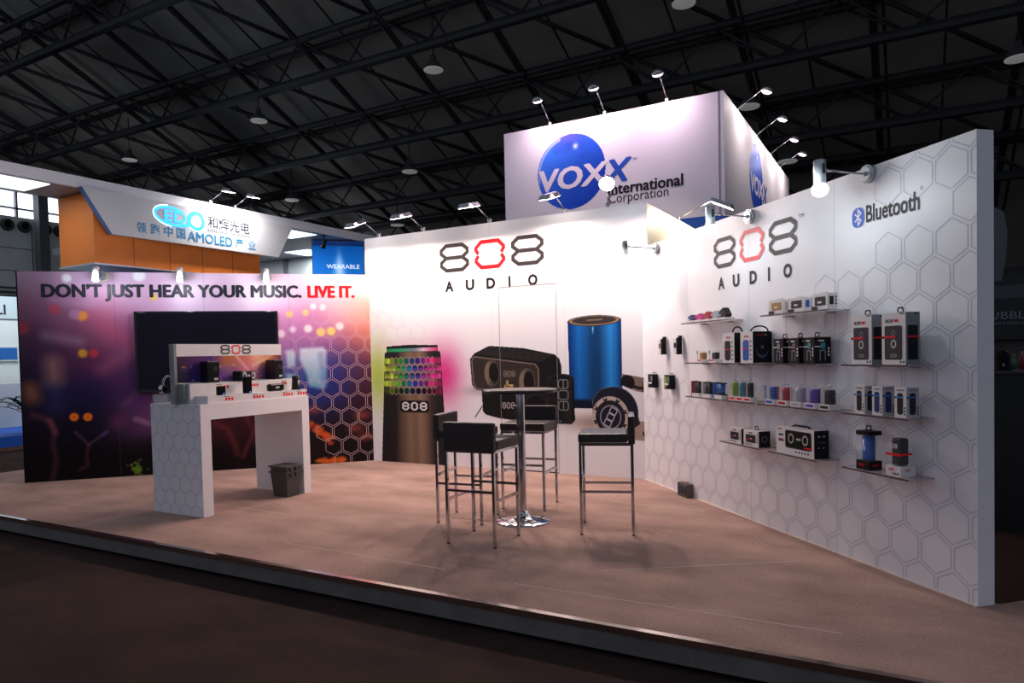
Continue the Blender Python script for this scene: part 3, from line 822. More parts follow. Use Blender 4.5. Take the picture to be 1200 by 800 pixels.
g = 'arm floodlights along the top of the middle wall'
XB = [-6.143, -5.417, -4.426, -3.429]
TOPZ = BH
labs = ['glaring arm floodlight at the left corner of the middle wall', 'arm floodlight on the middle wall top, left of the big numerals',
        'arm floodlight above the red zero on top of the middle wall', 'arm floodlight in front of the blue globe, on top of the middle wall']
for x, lab, pt, rc in zip(XB, labs, (22, 16, 14, 18), (.34, .33, .33, .26)):
    make_flood('arm_floodlight', lab, (x, BY + .02, TOPZ), 0, g, pitch=pt, reach=rc, glass=mat('hot_flood_glass', (255, 246, 240), .4, emit=14) if x < -6 else LAMPON, power=P_FLOOD * (.6 if x < -6 else 1))
make_flood('arm_floodlight', 'dazzling floodlight turned toward the camera beside the word International', (-2.90, BY + .02, TOPZ), math.radians(20), g, pitch=-50, reach=.36, rise=.12, roundhead=True, aim=(0, -.62, -.78), power=P_FLOOD_OUT, color=(1, .77, .70), glass=LAMPHOT)
make_flood('arm_floodlight', 'arm floodlight on the side of the cream store wall, half hidden behind a spotlight', (BX1 - .03, 8.63, TOPZ), math.radians(90), None, pitch=26, reach=.42, rise=.2, aim=(0, .7, -1), power=30, color=(1, .86, .66))

# ------------------------------------------------------------------ television
t = thing('television', 'large black flat television switched off on the left picture wall', 'television', at('L', 2.062, 0, 1.02), ANG_L)
mb = MB(); mb.box(-.835, .835, -.055, -.012, 0, 1.0, bev=.008); mb.box(-.6, .6, -.012, -.001, .15, .85)
mb.build('housing', mat('glossy_black_frame', (14, 13, 16), .18), t)
mb = MB(); mb.box(-.805, .805, -.0585, -.0552, .045, .972); mb.build('screen', mat('dark_screen', (15, 12, 24), .10, noise=.12, nscale=2, spec=.2), t)
mb = MB(); mb.box(-.834, .834, -.060, -.0552, .004, .026); mb.build('lower_bezel', mat('dark_silver', (60, 58, 62), .3, .7), t)
text('HDMI', -.79, .982, .08, .008, GREYB, t, y=-.0562, name='lettering'); 

# ------------------------------------------------------------------ demo counter
KX0, KX1, KY0, KY1, KH = -6.190, -5.480, 4.062, 5.352, 1.008
t = thing('demo_counter', 'white counter with honeycomb pattern on its side holding the speaker display', 'counter', ((KX0 + KX1) / 2, (KY0 + KY1) / 2, 0))
hx_, hy_ = (KX1 - KX0) / 2, (KY1 - KY0) / 2
mb = MB(); mb.box(-hx_, hx_, -hy_, hy_, .865, KH); mb.build('counter_top', COUNTER, t)
mb = MB(); mb.box(-hx_, hx_, -hy_, -hy_ + .105, 0, .865); sp = mb.build('side_panel', COUNTER, t)
hf = hexfield(-hx_, hx_, .0, 1.0, .148, .006, .004, lambda x, z: True, 'hexagon_pattern', mat('pale_blue_grey_ink', (206, 204, 216), .6), sp, -hy_ - .001, ox=.02, oz=.02)
mb = MB(); mb.box(-hx_, hx_, hy_ - .095, hy_, 0, .865); mb.build('side_panel', COUNTER, t)

# display riser, faces looking along +X: built facing -Y and turned a quarter
t = thing('display_riser', 'white stepped display stand with 808 header and concert picture on the counter', 'display stand', (-5.495, 4.72, KH), math.radians(90))
RW = .62    # half width; local x -> world y, local -y -> world +x
mb = MB(); mb.box(-.565, .625, 0, .165, .0, .068); mb.build('lower_step', CARD, t)
mb = MB(); mb.box(-.62, .60, .166, .30, .0, .182); mb.build('upper_step', CARD, t)
mb = MB(); mb.box(-.66, .575, .301, .330, .0, .545); mb.build('back_panel', CARD, t)
mb = MB(); mb.box(-.69, -.661, .28, .345, .0, .545); mb.box(-.66, -.625, .20, .30, .0, .18)
mb.build('side_frame', mat('grey_acrylic', (150, 156, 154), .2, alpha=.7), t)
p = Paint(-.655, .572, .19, .432, .006, (60, 30, 70))
rr = random.Random(11)
base = [(-.64, .36, 60, 34, 52), (-.62, .22, 40, 30, 44), (-.5, .40, 90, 40, 90), (-.5, .26, 60, 50, 130), (-.3, .40, 80, 40, 110), (-.25, .24, 90, 60, 150), (-.1, .40, 190, 110, 60), (-.05, .25, 130, 90, 160), (.08, .40, 210, 120, 90), (.12, .3, 220, 120, 150), (.28, .41, 250, 200, 140), (.3, .3, 200, 110, 140), (.42, .4, 240, 130, 60), (.38, .25, 60, 60, 150), (.52, .38, 90, 50, 60), (.54, .24, 40, 36, 60)]
num = 0; den = 0
for s, z, r, g_, b in base:
    wgt = np.exp(-((p.X - s) ** 2 + (p.Z - z) ** 2) / (2 * .07 ** 2)) + 1e-5; num = num + wgt[..., None] * np.array((r, g_, b), float); den = den + wgt
p.img = num / den[..., None]
p.fill(p.seg([(-.0, .43), (.16, .27)], .02), (245, 215, 205), .7, .03); p.fill(p.seg([(.45, .43), (.2, .33)], .02), (255, 205, 150), .7, .03)
for k in range(50):
    p.fill(p.ell(rr.uniform(-.6, .5), rr.uniform(.2, .42), rr.uniform(.004, .011), rr.uniform(.004, .011)), rr.choice([(255, 160, 40), (240, 80, 60), (220, 120, 230), (250, 220, 200), (110, 110, 220)]), .75, .012)
p.build('concert_picture', t, .2995)
mb = logo808(MB(), -.175, .448, .355, .09, .013, .2985); mb.build('logo', [INKG, RED], t)
mb = MB()
for x, n, z, yy in ((-.38, 3, .018, -.001), (-.06, 4, .018, -.001), (.31, 4, .018, -.001), (.50, 4, .018, -.001), (-.33, 4, .125, .165), (.02, 4, .125, .165), (.45, 2, .125, .165)):
    for k in range(n):
        mb.box(x + k * .034, x + k * .034 + .022, yy - .0008, yy, z, z + .026, 0)
    mb.box(x - .01, x + .045, yy - .0008, yy, z + .034, z + .039, 1)
mb.build('red_feature_icons', [RED, INKG], t)
RZ = KH
S1, S2 = RZ + .068, RZ + .182


def grille_face(mb, x0, x1, z0, z1, y, mi):
    n = int((x1 - x0) / .008)
    for k in range(n):
        mb.box(x0 + (k + .3) * .008, x0 + (k + .7) * .008, y - .001, y, z0, z1, mi)


def shelf_speaker(label, yw, rot=0):
    t = thing('bookshelf_speaker', label, 'speaker', (-5.72, yw, S2), math.radians(90 + rot), 'black box speakers on the display stand')
    mb = MB(); mb.box(-.065, .065, -.055, .055, 0, .20, bev=.005); mb.build('cabinet', BLACK, t)
    mb = MB(); mb.box(-.056, .056, -.059, -.0555, .012, .188, bev=.002); mb.build('grille', BLACKM, t)
    mb = MB(); mb.cyl((.01, -.0592, .125), (.01, -.062, .125), .026, .020, n=20); mb.cyl((.01, -.062, .125), (.01, -.0635, .125), .010, n=14); mb.build('tweeter', CHAR, t)
    mb = logo808(MB(), .0, .024, .042, .020, .0035, -.0597); mb.build('logo', [WHITEI, WHITEI], t)
    return t


shelf_speaker('black box speaker at the left end of the display stand', 4.36)
shelf_speaker('black box speaker at the right end of the display stand', 5.13, 8)
t = thing('double_speaker', 'black double speaker with two silver rings in the middle of the display stand', 'speaker', (-5.73, 4.755, S2), math.radians(112))
mb = MB(); mb.box(-.135, .135, -.05, .05, 0, .10, bev=.012); mb.build('cabinet', BLACK, t)
for x in (-.085, .085):
    mb = MB(); mb.lathe([(.020, 0), (.030, .003), (.036, .004), (.036, 0)], n=24, M=Matrix.Translation((x, -.051, .05)) @ Matrix.Rotation(math.radians(90), 4, 'X')); mb.build('ring', GREYB, t)
    mb = MB(); mb.cyl((x, -.0505, .05), (x, -.053, .05), .02, .012, n=20); mb.build('driver', CHAR, t)
mb = logo808(MB(), -.02, .042, .04, .017, .003, -.0508); mb.build('logo', [WHITEI, WHITEI], t)


def small_pillar(name, label, yw, xw, w_, h, z, blue=True):
    t = thing(name, label, 'speaker', (xw, yw, z), math.radians(75))
    mb = MB(); mb.box(-w_ / 2, w_ / 2, -w_ / 2, w_ / 2, 0, h, bev=.006); mb.build('cabinet', BLACKM, t)
    mb = MB(); mb.box(-w_ / 2 + .006, w_ / 2 - .006, -w_ / 2 + .006, w_ / 2 - .006, h, h + .004, bev=.001); mb.build('top_cap', CHAR, t)
    mb = MB(); mb.cyl((w_ * .2, -w_ / 2, .012), (w_ * .2, -w_ / 2 - .002, .012), .005, n=10); mb.build('blue_light', mat('blue_led', (60, 120, 255), .4, emit=4), t)
    return t


small_pillar('cube_speaker', 'small black cube speaker with blue light on the lower step', 4.335, -5.545, .064, .078, S1)
small_pillar('pillar_speaker', 'slim tall black pillar speaker with blue light on the lower step', 4.63, -5.54, .066, .155, S1)
t = thing('oval_speaker', 'flat oval black speaker lying on the lower step', 'speaker', (-5.555, 4.985, S1), math.radians(90))
mb = MB(); mb.box(-.095, .095, -.03, .03, 0, .075, bev=.022); mb.build('cabinet', BLACK, t)
mb = MB(); mb.box(-.082, .082, -.0315, -.0302, .014, .061, bev=.001); mb.build('grille', BLACKM, t)
mb = logo808(MB(), -.022, .029, .044, .018, .003, -.032); mb.build('logo', [WHITEI, WHITEI], t)
t = thing('lantern_speaker', 'small tapered black lantern speaker at the right end of the lower step', 'speaker', (-5.555, 5.26, S1), 0)
mb = MB(); mb.lathe([(0, 0), (.046, 0), (.048, .004), (.040, .098), (.0, .10)], n=24); mb.build('cabinet', BLACK, t)
mb = MB(); mb.lathe([(.0395, .10), (.0375, .138), (.0, .139)], n=24); mb.build('top_grille', CHAR, t)
mb = MB(); mb.lathe([(.036, .139), (.036, .144), (0, .144)], n=24); mb.build('top_cap', mat('dark_green_cap', (34, 52, 44), .4), t)

# clear riser box and the headphones at the counter's left end
t = thing('clear_riser', 'low clear acrylic box on the left end of the counter', 'display stand', (-6.00, 4.135, KH), 0)
mb = MB(); mb.box(-.17, .165, -.06, .09, 0, .008); mb.build('base', GLASS, t)
mb = MB(); mb.box(-.17, .165, -.06, -.054, .008, .075); mb.box(-.17, -.164, -.054, .09, .008, .075); mb.box(.159, .165, -.054, .09, .008, .075); mb.build('side', GLASS, t)
mb = MB(); mb.box(-.175, .17, -.065, .095, .075, .083); mb.build('lid', GLASS, t)
t = thing('headphones', 'silver and black headphones standing behind the left edge of the display stand', 'headphones', (-5.985, 4.115, KH + .083), math.radians(20))
mb = MB(); mb.tube([(-.062 * math.cos(a_), 0, .085 + .085 * math.sin(a_)) for a_ in [math.pi * k / 14 for k in range(15)]], .010, n=10); mb.build('headband', CHROME, t)
for sx in (-1, 1):
    M = Matrix.Translation((sx * .062, 0, .05)) @ Matrix.Rotation(math.radians(90), 4, 'Y')
    mb = MB(); mb.lathe([(0, -.02), (.038, -.02), (.042, -.01), (.042, .01), (.038, .02), (0, .02)], n=24, M=M); mb.build('ear_cup', CHROME, t)
    mb = MB(); M2 = Matrix.Translation((sx * .062 - sx * .026, 0, .05)) @ Matrix.Rotation(math.radians(90), 4, 'Y')
    mb.lathe([(.02, -.008), (.036, -.008), (.040, 0), (.036, .008), (.02, .008)], n=24, M=M2); mb.build('ear_pad', BLACKM, t)

# ------------------------------------------------------------------ waste bins (two, one inside the other)
def make_bin(label, loc, top):
    t = thing('waste_bin', label, 'bin', loc, math.radians(0), 'nested waste bins')
    mb = MB(); H = .255
    mb.frustum(-.095, .095, -.080, .080, 0, -.118, .118, -.100, .100, H)
    fs = [f for f in mb.bm.faces if min(v.co.z for v in f.verts) > H - 1e-4]
    bmesh.ops.inset_region(mb.bm, faces=fs, thickness=.004)
    top_f = [f for f in mb.bm.faces if min(v.co.z for v in f.verts) > H - 1e-4 and max(abs(v.co.x) for v in f.verts) < .1178]
    r = bmesh.ops.extrude_face_region(mb.bm, geom=top_f)
    nv = [v for v in r['geom'] if isinstance(v, bmesh.types.BMVert)]
    for v in nv:
        v.co.z = .012; v.co.x *= .82; v.co.y *= .82
    bmesh.ops.delete(mb.bm, geom=top_f, context='FACES_ONLY')
    mb.build('bucket', BIN, t)
    mb = MB()
    for a, b, c_, d_ in ((-.132, .132, -.114, -.098), (-.132, .132, .098, .114), (-.132, -.116, -.098, .098), (.116, .132, -.098, .098)):
        mb.box(a, b, c_, d_, H - .012, H + .002, bev=.002)
    mb.build('rim', BIN, t)
    for sy in (-1, 1):
        mb = MB(); mb.box(.108, .128, sy * .035 - .022, sy * .035 + .022, H - .05, H - .0125, bev=.003); mb.build('rib', DARKG, t)
    return t


make_bin('dark grey waste bin standing on the carpet by the counter leg, the lower of two', (-5.575, 5.105, 0), False)
make_bin('dark grey waste bin nested on top in another bin by the counter leg', (-5.575, 5.105, .058), True)

# ------------------------------------------------------------------ bar table and stools
t = thing('bar_table', 'round dark topped chrome bar table among the four stools', 'table', (-2.82, 5.11, 0))
mb = MB(); mb.lathe([(0, 1.075), (.285, 1.075), (.300, 1.082), (.303, 1.092), (.300, 1.100), (0, 1.100)], n=56); mb.build('tabletop', mat('dark_grey_top', (92, 80, 80), .5, spec=.15), t)
mb = MB(); mb.lathe([(.299, 1.074), (.3045, 1.078), (.3055, 1.092), (.302, 1.1005), (.300, 1.1005), (.3005, 1.08)], n=56); mb.build('edge_band', mat('black_edge_band', (44, 38, 40), .35), t)
mb = MB(); mb.lathe([(.034, .05), (.034, 1.06)], n=32); mb.lathe([(.10, 1.0745), (.10, 1.066), (.036, 1.056)], n=32); mb.build('column', CHROME, t)
mb = MB(); mb.lathe([(0, 0), (.225, 0), (.228, .006), (.222, .012), (.15, .022), (.08, .040), (.052, .066), (.044, .090), (.034, .092)], n=56); mb.build('base', CHROME, t)


def stool_parts(t):
    w_ = .195
    mb = MB(); mb.box(-.21, .21, -.21, .165, .705, .775, bev=.014); mb.build('seat', LEATHER, t)
    mb = MB(); mb.box(-.21, .21, .166, .218, .690, .905, bev=.012); mb.build('backrest', LEATHER, t)
    mb = MB()
    for sy in (-w_, w_):
        mb.box(-w_, w_, sy - .011, sy + .011, .682, .703)
    for sx in (-w_, w_):
        mb.box(sx - .011, sx + .011, -w_, w_, .682, .703)
    mb.build('seat_frame', CHROME, t)
    for sx in (-1, 1):
        for sy in (-1, 1):
            mb = MB(); mb.box(sx * w_ - .0105, sx * w_ + .0105, sy * w_ - .0105, sy * w_ + .0105, .008, .682)
            lg = mb.build('leg', CHROME, t)
            mb = MB(); mb.cyl((sx * w_, sy * w_, 0), (sx * w_, sy * w_, .008), .012, n=10); mb.build('foot_cap', BLACKM, lg)
    for (a, b, z) in (((-w_, -w_), (w_, -w_), .40), ((-w_, w_), (w_, w_), .40), ((-w_, -w_), (-w_, w_), .33), ((w_, -w_), (w_, w_), .33)):
        mb = MB(); mb.box(min(a[0], b[0]) + (.0105 if a[0] != b[0] else -.008), max(a[0], b[0]) - (.0105 if a[0] != b[0] else -.008), min(a[1], b[1]) + (.0105 if a[1] != b[1] else -.008), max(a[1], b[1]) - (.0105 if a[1] != b[1] else -.008), z - .009, z + .009)
        mb.build('footrest', CHROME, t)


st = thing('bar_stool', 'black leather bar stool nearest the camera, its back turned to us', 'stool', (-2.812, 4.482, 0), math.radians(183.4), 'bar stools around the table')
stool_parts(st)
again(st, (-3.293, 5.011, 0), math.radians(101), 'black leather bar stool on the left of the table, partly hidden by the nearest stool')
again(st, (-3.053, 5.686, 0), math.radians(9.5), 'black leather bar stool behind the table post, facing us')
again(st, (-2.085, 5.164, 0), math.radians(-69.7), 'black leather bar stool standing alone right of the table, seen from the side')

# ------------------------------------------------------------------ shelves on the product wall
ROWS = {1: 1.635, 2: 1.280, 3: .980, 4: .640}
SD = .18


def shelf(label, s0, s1, z):
    t = thing('wall_shelf', label, 'shelf', at('R', (s0 + s1) / 2, 0, z), ANG_R, 'clear acrylic shelves on the product wall')
    h = (s1 - s0) / 2
    mb = MB(); mb.box(-h, h, -SD + .003, -.002, -.010, 0); mb.build('panel', SHELF, t)
    mb = MB(); mb.box(-h, h, -SD, -SD + .0028, -.010, .0, 0); mb.build('front_edge', SHELFE, t)
    for sx in (-1, 1):
        mb = MB(); mb.box(sx * h * .6 - .02, sx * h * .6 + .02, -.05, -.002, -.022, -.0105, bev=.002); mb.build('bracket', GREYB, t)


shelf('short clear shelf high on the left carrying five small coloured wedges', 1.20, 1.92, ROWS[1])
shelf('clear shelf high in the middle carrying three picture boxes', 2.42, 3.14, ROWS[1])
shelf('clear shelf under the two small gold and black packs, second row', 1.26, 1.765, ROWS[2])
shelf('clear shelf under the two cartons with strap handles', 1.80, 2.42, ROWS[2])
shelf('clear shelf under the three black earphone boxes', 2.45, 3.03, ROWS[2])
shelf('clear shelf at the far left of the third row with dark and blue wristband packs', 1.26, 1.85, ROWS[3])
shelf('clear shelf in the third row under the green, blue and black packs', 1.87, 2.34, ROWS[3])
shelf('clear shelf in the third row under five coloured cylinder packs', 2.37, 3.15, ROWS[3])
shelf('clear shelf low on the left with two small black speaker cartons', 1.83, 2.38, ROWS[4])
shelf('clear shelf low in the middle under the long white speaker carton', 2.50, 3.03, ROWS[4])
shelf('clear shelf on the right under the two tall white speaker cartons', 3.27, 3.80, ROWS[2])
shelf('clear shelf on the right under three slim white cartons', 3.27, 3.80, ROWS[3])
shelf('lowest clear shelf on the right with the blue and the black speaker packs', 3.27, 3.80, ROWS[4])


# products: built in the wall's frame, front looking along -Y
def product(name, label, cat, s0, s1, df, db, z, group=None):
    t = thing(name, label, cat, at('R', (s0 + s1) / 2, (df + db) / 2, z + .0006), ANG_R, group)
    return t, (s1 - s0) / 2, (df - db) / 2


def rrect(x0, x1, z0, z1, r, n=5):
    out = []
    for cx, cz, a0 in ((x1 - r, z1 - r, 0), (x0 + r, z1 - r, 90), (x0 + r, z0 + r, 180), (x1 - r, z0 + r, 270)):
        out += [(cx + r * math.cos(math.radians(a0 + 90 * k / n)), cz + r * math.sin(math.radians(a0 + 90 * k / n))) for k in range(n + 1)]
    return out


QUARTER = Matrix.Rotation(math.radians(90), 4, 'Z')   # puts a -Y face onto +X


def face(mbf, h, d, side):
    """shift flat print (drawn at y=0) to the front (-Y) or right (+X) face of a box"""
    for v in mbf.bm.verts:
        x, y, z = v.co
        v.co = (x, y - d - .0008, z) if side == 'front' else (h + .0008 - y, x, z)
    return mbf


def hang_tab(t, z, y=0, m=CARDK):
    mb = MB(); mb.stroke([(-.022, z + .002), (.022, z + .002), (.016, z + .028), (-.016, z + .028)], .008, y); 
    for v in list(mb.bm.verts):
        pass
    bmesh.ops.solidify(mb.bm, geom=list(mb.bm.faces), thickness=.002)
    return mb.build('hang_tab', m, t)


# row 1 left: coloured wedges
g = 'coloured wedge speakers on the upper left shelf'
for i, (s0, s1, h, m, col) in enumerate(((1.262, 1.375, .068, NAVY, 'dark blue'), (1.388, 1.515, .072, PINK, 'bright pink'), (1.528, 1.648, .080, REDP, 'red'), (1.660, 1.775, .078, GREYB, 'pale silver'), (1.788, 1.905, .096, CHARD if False else CHAR, 'black'))):
    t, hw, hd = product('wedge_speaker', col + ' wedge shaped pack on a white card, on the short upper left shelf', 'speaker', s0, s1, .158, .07, ROWS[1], g)
    mb = MB(); mb.box(-hw, hw, -hd, hd, 0, .018); mb.build('card_base', CARD, t)
    mb = MB(); mb.prism([(-hw * .5, .0185), (hw * .7, .0185), (hw * .95, h * .40), (hw * .15, h), (-hw * .95, h * .66), (-hw * .85, h * .50), (-hw * .25, h * .52)], -hd * .8, hd * .5); mb.build('wedge', m, t)
    mb = MB(); mb.prism([(-hw * .98, h * .64), (hw * .02, h * .96), (-hw * .3, h * 1.12)], -hd * .3, hd * .5); mb.build('card_flap', CARD, t)
# row 1 right: picture boxes
g = 'picture boxes on the upper middle shelf'
for s0, s1, h, m, m2, col in ((2.50, 2.665, .10, GOLD, GREYB, 'gold speaker picture, leftmost'), (2.725, 2.888, .098, CHAR, BLUE, 'grey and blue speaker picture, middle one'), (2.975, 3.125, .105, CHAR, CHAR, 'dark speaker picture, rightmost')):
    t, hw, hd = product('boxed_speaker', 'small white box with ' + col + ' on the upper middle shelf', 'box', s0, s1, .158, .08, ROWS[1], g)
    mb = MB(); mb.box(-hw, hw, -hd, hd, .006, h); mb.box(-hw, -hw * .3, -hd - .004, -hd, 0, .022, 1); mb.box(-hw, hw, -hd, hd, 0, .006, 0); mb.build('carton', [CARD, CHAR], t)
    mb = MB(); mb.flat(rrect(-hw * .62, hw * .78, .026, h * .80, .008), 0, 0); mb.flat(rrect(-.02, .02, .042, .054, .004), -.0004, 1); face(mb, hw, hd, 'front'); mb.build('picture', [m, WHITEI], t)
    mb = MB(); mb.flat(rrect(-hd * .6, hd * .2, .03, h * .8, .004), 0, 0)
    for k in range(3):
        mb.flat(rrect(hd * .5, hd * .8, .03 + k * .022, .042 + k * .022, .002), 0, 1)
    face(mb, hw, hd, 'right'); mb.build('side_picture', [m2, INK], t)
    mb = MB(); mb.box(-.03, .02, -.01, .01, h, h + .012); mb.build('top_flap', CARD, t)
# row 2: small clear packs
g = 'small clear packs on the second row'
for s0, s1, m, col in ((1.448, 1.540, GOLD, 'gold'), (1.648, 1.746, CHAR, 'black')):
    t, hw, hd = product('clear_pack', 'small clear pack with a ' + col + ' speaker and red label on the second row', 'pack', s0, s1, .16, .09, ROWS[2], g)
    mb = MB(); mb.box(-hw, hw, -hd, hd, 0, .028); mb.box(-hw, -hw * .75, -hd, -hd + .003, .028, .105); mb.build('card_base', CARD, t)
    mb = MB(); mb.box(-hw, hw, -hd, hd, .0285, .11); mb.build('clear_shell', CLEARP, t)
    mb = MB(); mb.box(-hw * .5, hw * .7, -hd * .7, hd * .6, .029, .088, bev=.008); mb.build('speaker', m, t)
    mb = MB(); mb.flat(rrect(-hw * .9, hw * .7, .016, .026, .002), 0, 0); mb.flat(rrect(-hw, -hw * .72, .075, .102, .002), 0, 1); face(mb, hw, hd, 'front'); mb.build('label', [RED, INK], t)
# row 2: cartons with strap handles
g = 'strap handle cartons on the second row'
for s0, s1, db, m, col, big in ((1.882, 2.052, .06, CHAR, 'black capsule picture and strap handle, left one of two', 0), (2.142, 2.306, .002, BLUE, 'blue capsule picture beside its black woofer side, strap handle on top', 1)):
    t, hw, hd = product('speaker_carton', 'tall white carton with ' + col, 'box', s0, s1, .17, db + .004, ROWS[2], g); h = .242
    mb = MB(); mb.box(-hw, hw, -hd, hd, 0, h); mb.build('carton', CARD, t)
    mb = MB(); mb.box(hw, hw + .0006, -hd + .002, hd, .002, h - .002); mb.build('side_panel', CARDK, t)
    mb = MB(); mb.flat(rrect(-hw * .62, hw * .40, .02, .178, .024), 0, 0); mb.flat(rrect(-hw * .6, hw * .2, .105, .113, .003), -.0004, 1)
    for k in range(5):
        mb.flat(rrect(hw * .58, hw * .80, .025 + k * .034, .036 + k * .034, .003), 0, 2)
    face(mb, hw, hd, 'front'); mb.build('picture', [m, RED, INK], t)
    tx = text('808', -hw * .4, .198, .045, .014, RED, t, y=-hd - .001, bold=.03, name='logo'); text('XL', hw * .17, .198, .02, .014, INK, t, y=-hd - .001, bold=.03, name='logo')
    if big:
        mb = MB(); mb.flat([(.052 * math.cos(a_), .10 + .082 * math.sin(a_) * .75) for a_ in [2 * math.pi * k / 32 for k in range(32)]], 0, 0)
        mb.flat([(.050 * math.cos(a_), .118 + .060 * math.sin(a_)) for a_ in [2 * math.pi * k / 32 for k in range(32)]], -.0005, 1)
        mb.flat([(.014 * math.cos(a_), .122 + .014 * math.sin(a_)) for a_ in [2 * math.pi * k / 16 for k in range(16)]], -.001, 2)
        face(mb, hw + .001, hd, 'right'); mb.build('woofer_picture', [mat('slate_ink', (64, 80, 110), .5), mat('black_ink', (24, 24, 30), .5, spec=.15), mat('mid_grey_ink', (100, 100, 108), .5)], t)
        o = text('808', -.045, .208, .055, .012, RED, t, name='logo'); o.rotation_euler[2] = math.radians(90); o.location = (hw + .0022, 0, 0)
        o = text('XL', .018, .208, .022, .012, WHITEI, t, name='logo'); o.rotation_euler[2] = math.radians(90); o.location = (hw + .0022, 0, 0)
    mb = MB(); r_ = .042 if not big else .07
    mb.tube([(hw * .35 + r_ * math.cos(a_), 0, h - .002 + r_ * (1.15 if not big else .62) * math.sin(a_)) for a_ in [math.pi * k / 12 for k in range(13)]], .006, n=8)
    o = mb.build('strap_handle', BLACKM, t); o.rotation_euler[2] = math.radians(30)
# row 2: black earphone boxes
g = 'black earphone boxes on the second row'
for s0, s1, db, tc, m, lab in ((2.552, 2.664, .05, 'grey', GREYP, 'leftmost of three'), (2.724, 2.836, .05, 'pink', mat('mauve_ink', (120, 84, 100), .5), 'middle of three'), (2.888, 2.995, .03, 'teal', TEAL, 'rightmost of three, its wide side in view')):
    t, hw, hd = product('earphone_box', 'black earphone box with a ' + tc + ' bud picture, ' + lab, 'box', s0, s1, .16, db, ROWS[2], g); h = .175
    mb = MB(); mb.box(-hw, hw, -hd, hd, 0, h); mb.build('carton', CARDK, t)
    for sd, hh in (('front', hw), ('right', hd)):
        mb = MB(); mb.flat(rrect(-hh * .25, hh * .35, .10, .142, .012), 0, 0); mb.flat(rrect(-hh * .98, -hh * .2, .112, .117, .001), -.0004, 1)
        mb.stroke([(-hh * .3, .02), (-hh * .3, .088), (hh * .3, .088), (hh * .3, .02)], .008, -.0004, 2, False)
        mb.flat(rrect(-hh * .5, hh * .2, .15, .158, .002), 0, 1)
        for k in range(3):
            mb.flat(rrect(hh * .62, hh * .82, .05 + k * .022, .064 + k * .022, .003), 0, 1)
        face(mb, hw, hd, sd); mb.build('picture', [m, WHITEI, GREYP], t)
    mb = MB(); mb.box(-hw, hw, -hd, hd, h, h + .004); mb.build('gold_edge', mat('tan_card', (150, 120, 92), .5), t)
    hang_tab(t, h + .004, 0, CARDK)


# row 3: clear packs with cylinders
def cyl_pack(name, label, s0, s1, db, h, m, base_m, group, strip=None, swoosh=True, rad=.8, lab_m=None):
    t, hw, hd = product(name, label, 'pack', s0, s1, .160, db, ROWS[3], group)
    mb = MB(); mb.box(-hw, hw, -hd, hd, 0, .034); mb.build('card_base', CARD, t)
    mb = MB(); mb.box(-hw, hw, -hd, hd, .0345, h); mb.build('clear_shell', CLEARP, t)
    mb = MB(); r_ = min(hw, hd) * rad; mb.lathe([(0, .036), (r_, .036), (r_, h - .022), (r_ * .9, h - .012), (0, h - .012)], n=20, c=(hw * .1, 0, 0)); mb.build('speaker', m, t)
    mb = MB(); mb.flat(rrect(-hw * .8, hw * .8, .008, .026, .003), 0, 0); face(mb, hw, hd, 'front')
    mb.build('label', [lab_m or m], t)
    if strip:
        mb = MB(); mb.box(-hw, -hw * .72, -hd - .0008, -hd, .04, h - .004); mb.build('colour_strip', strip, t)
    if swoosh:
        mb = MB(); mb.tube([(-.016, 0, h - .001), (-.018, 0, h + .014), (0, 0, h + .020), (.016, 0, h + .016), (.012, 0, h + .006)], .004, n=6); mb.build('hang_tab', WHITEI, t)
    return t, hw, hd


g = 'wristband speaker packs at the left end of the third row'
for s0, s1, m, stp, lab in ((1.335, 1.468, CHAR, REDP, 'clear pack with black speaker and red edge strip, leftmost on the third row'), (1.520, 1.655, CHAR, CARD, 'clear pack with black speaker and white edge, second from left on the third row'), (1.705, 1.838, BLUE, BLUE, 'clear pack with bright blue speaker and blue edge strip on the third row')):
    t, hw, hd = product('speaker_pack', lab, 'pack', s0, s1, .160, .10, ROWS[3], g); h = .136
    mb = MB(); mb.box(-hw, hw, -hd, hd, 0, .030); mb.build('card_base', CARD, t)
    mb = MB(); mb.box(-hw, -hw * .78, -hd - .001, hd, .0, h); mb.build('edge_strip', stp, t)
    mb = MB(); mb.box(-hw * .76, hw, -hd, hd, .0305, h - .002); mb.build('clear_shell', CLEARP, t)
    mb = MB(); mb.cyl((-hw * .1, 0, .042), (-hw * .1, 0, h - .014), .024, n=16); mb.cyl((hw * .5, 0, .042), (hw * .5, 0, h - .014), .024, n=16); mb.build('speaker', m, t)
    mb = MB(); mb.box(-hw * .6, hw * .95, -hd * .9, hd * .9, .031, .040); mb.box(-hw * .5, -hw * .1, -hd * .9, hd * .9, h - .012, h - .003); mb.box(hw * .5, hw * .95, -hd * .9, hd * .9, h - .012, h - .003); mb.build('clip', BLACKM, t)
g = 'camouflage speaker packs in the middle of the third row'
for s0, s1, m, col in ((1.952, 2.038, LIME, 'lime green'), (2.054, 2.146, TEAL, 'dark teal blue'), (2.158, 2.250, BLACK, 'black')):
    cyl_pack('clear_pack', 'clear hanging pack with a ' + col + ' speaker on the third row', s0, s1, .10, .158, m, CARD, g, None, True, .85, RED)
g = 'coloured cylinder packs on the third row'
for s0, s1, m, col in ((2.440, 2.540, BLUE, 'blue'), (2.590, 2.690, REDP, 'red'), (2.738, 2.842, GREYB, 'silver'), (2.888, 2.990, PURPLE, 'purple'), (3.040, 3.135, CHAR, 'black')):
    cyl_pack('cylinder_pack', 'clear box with a ' + col + ' cylinder speaker in the row of five', s0, s1, .075, .140, m, CARD, g, m, col != 'blue')

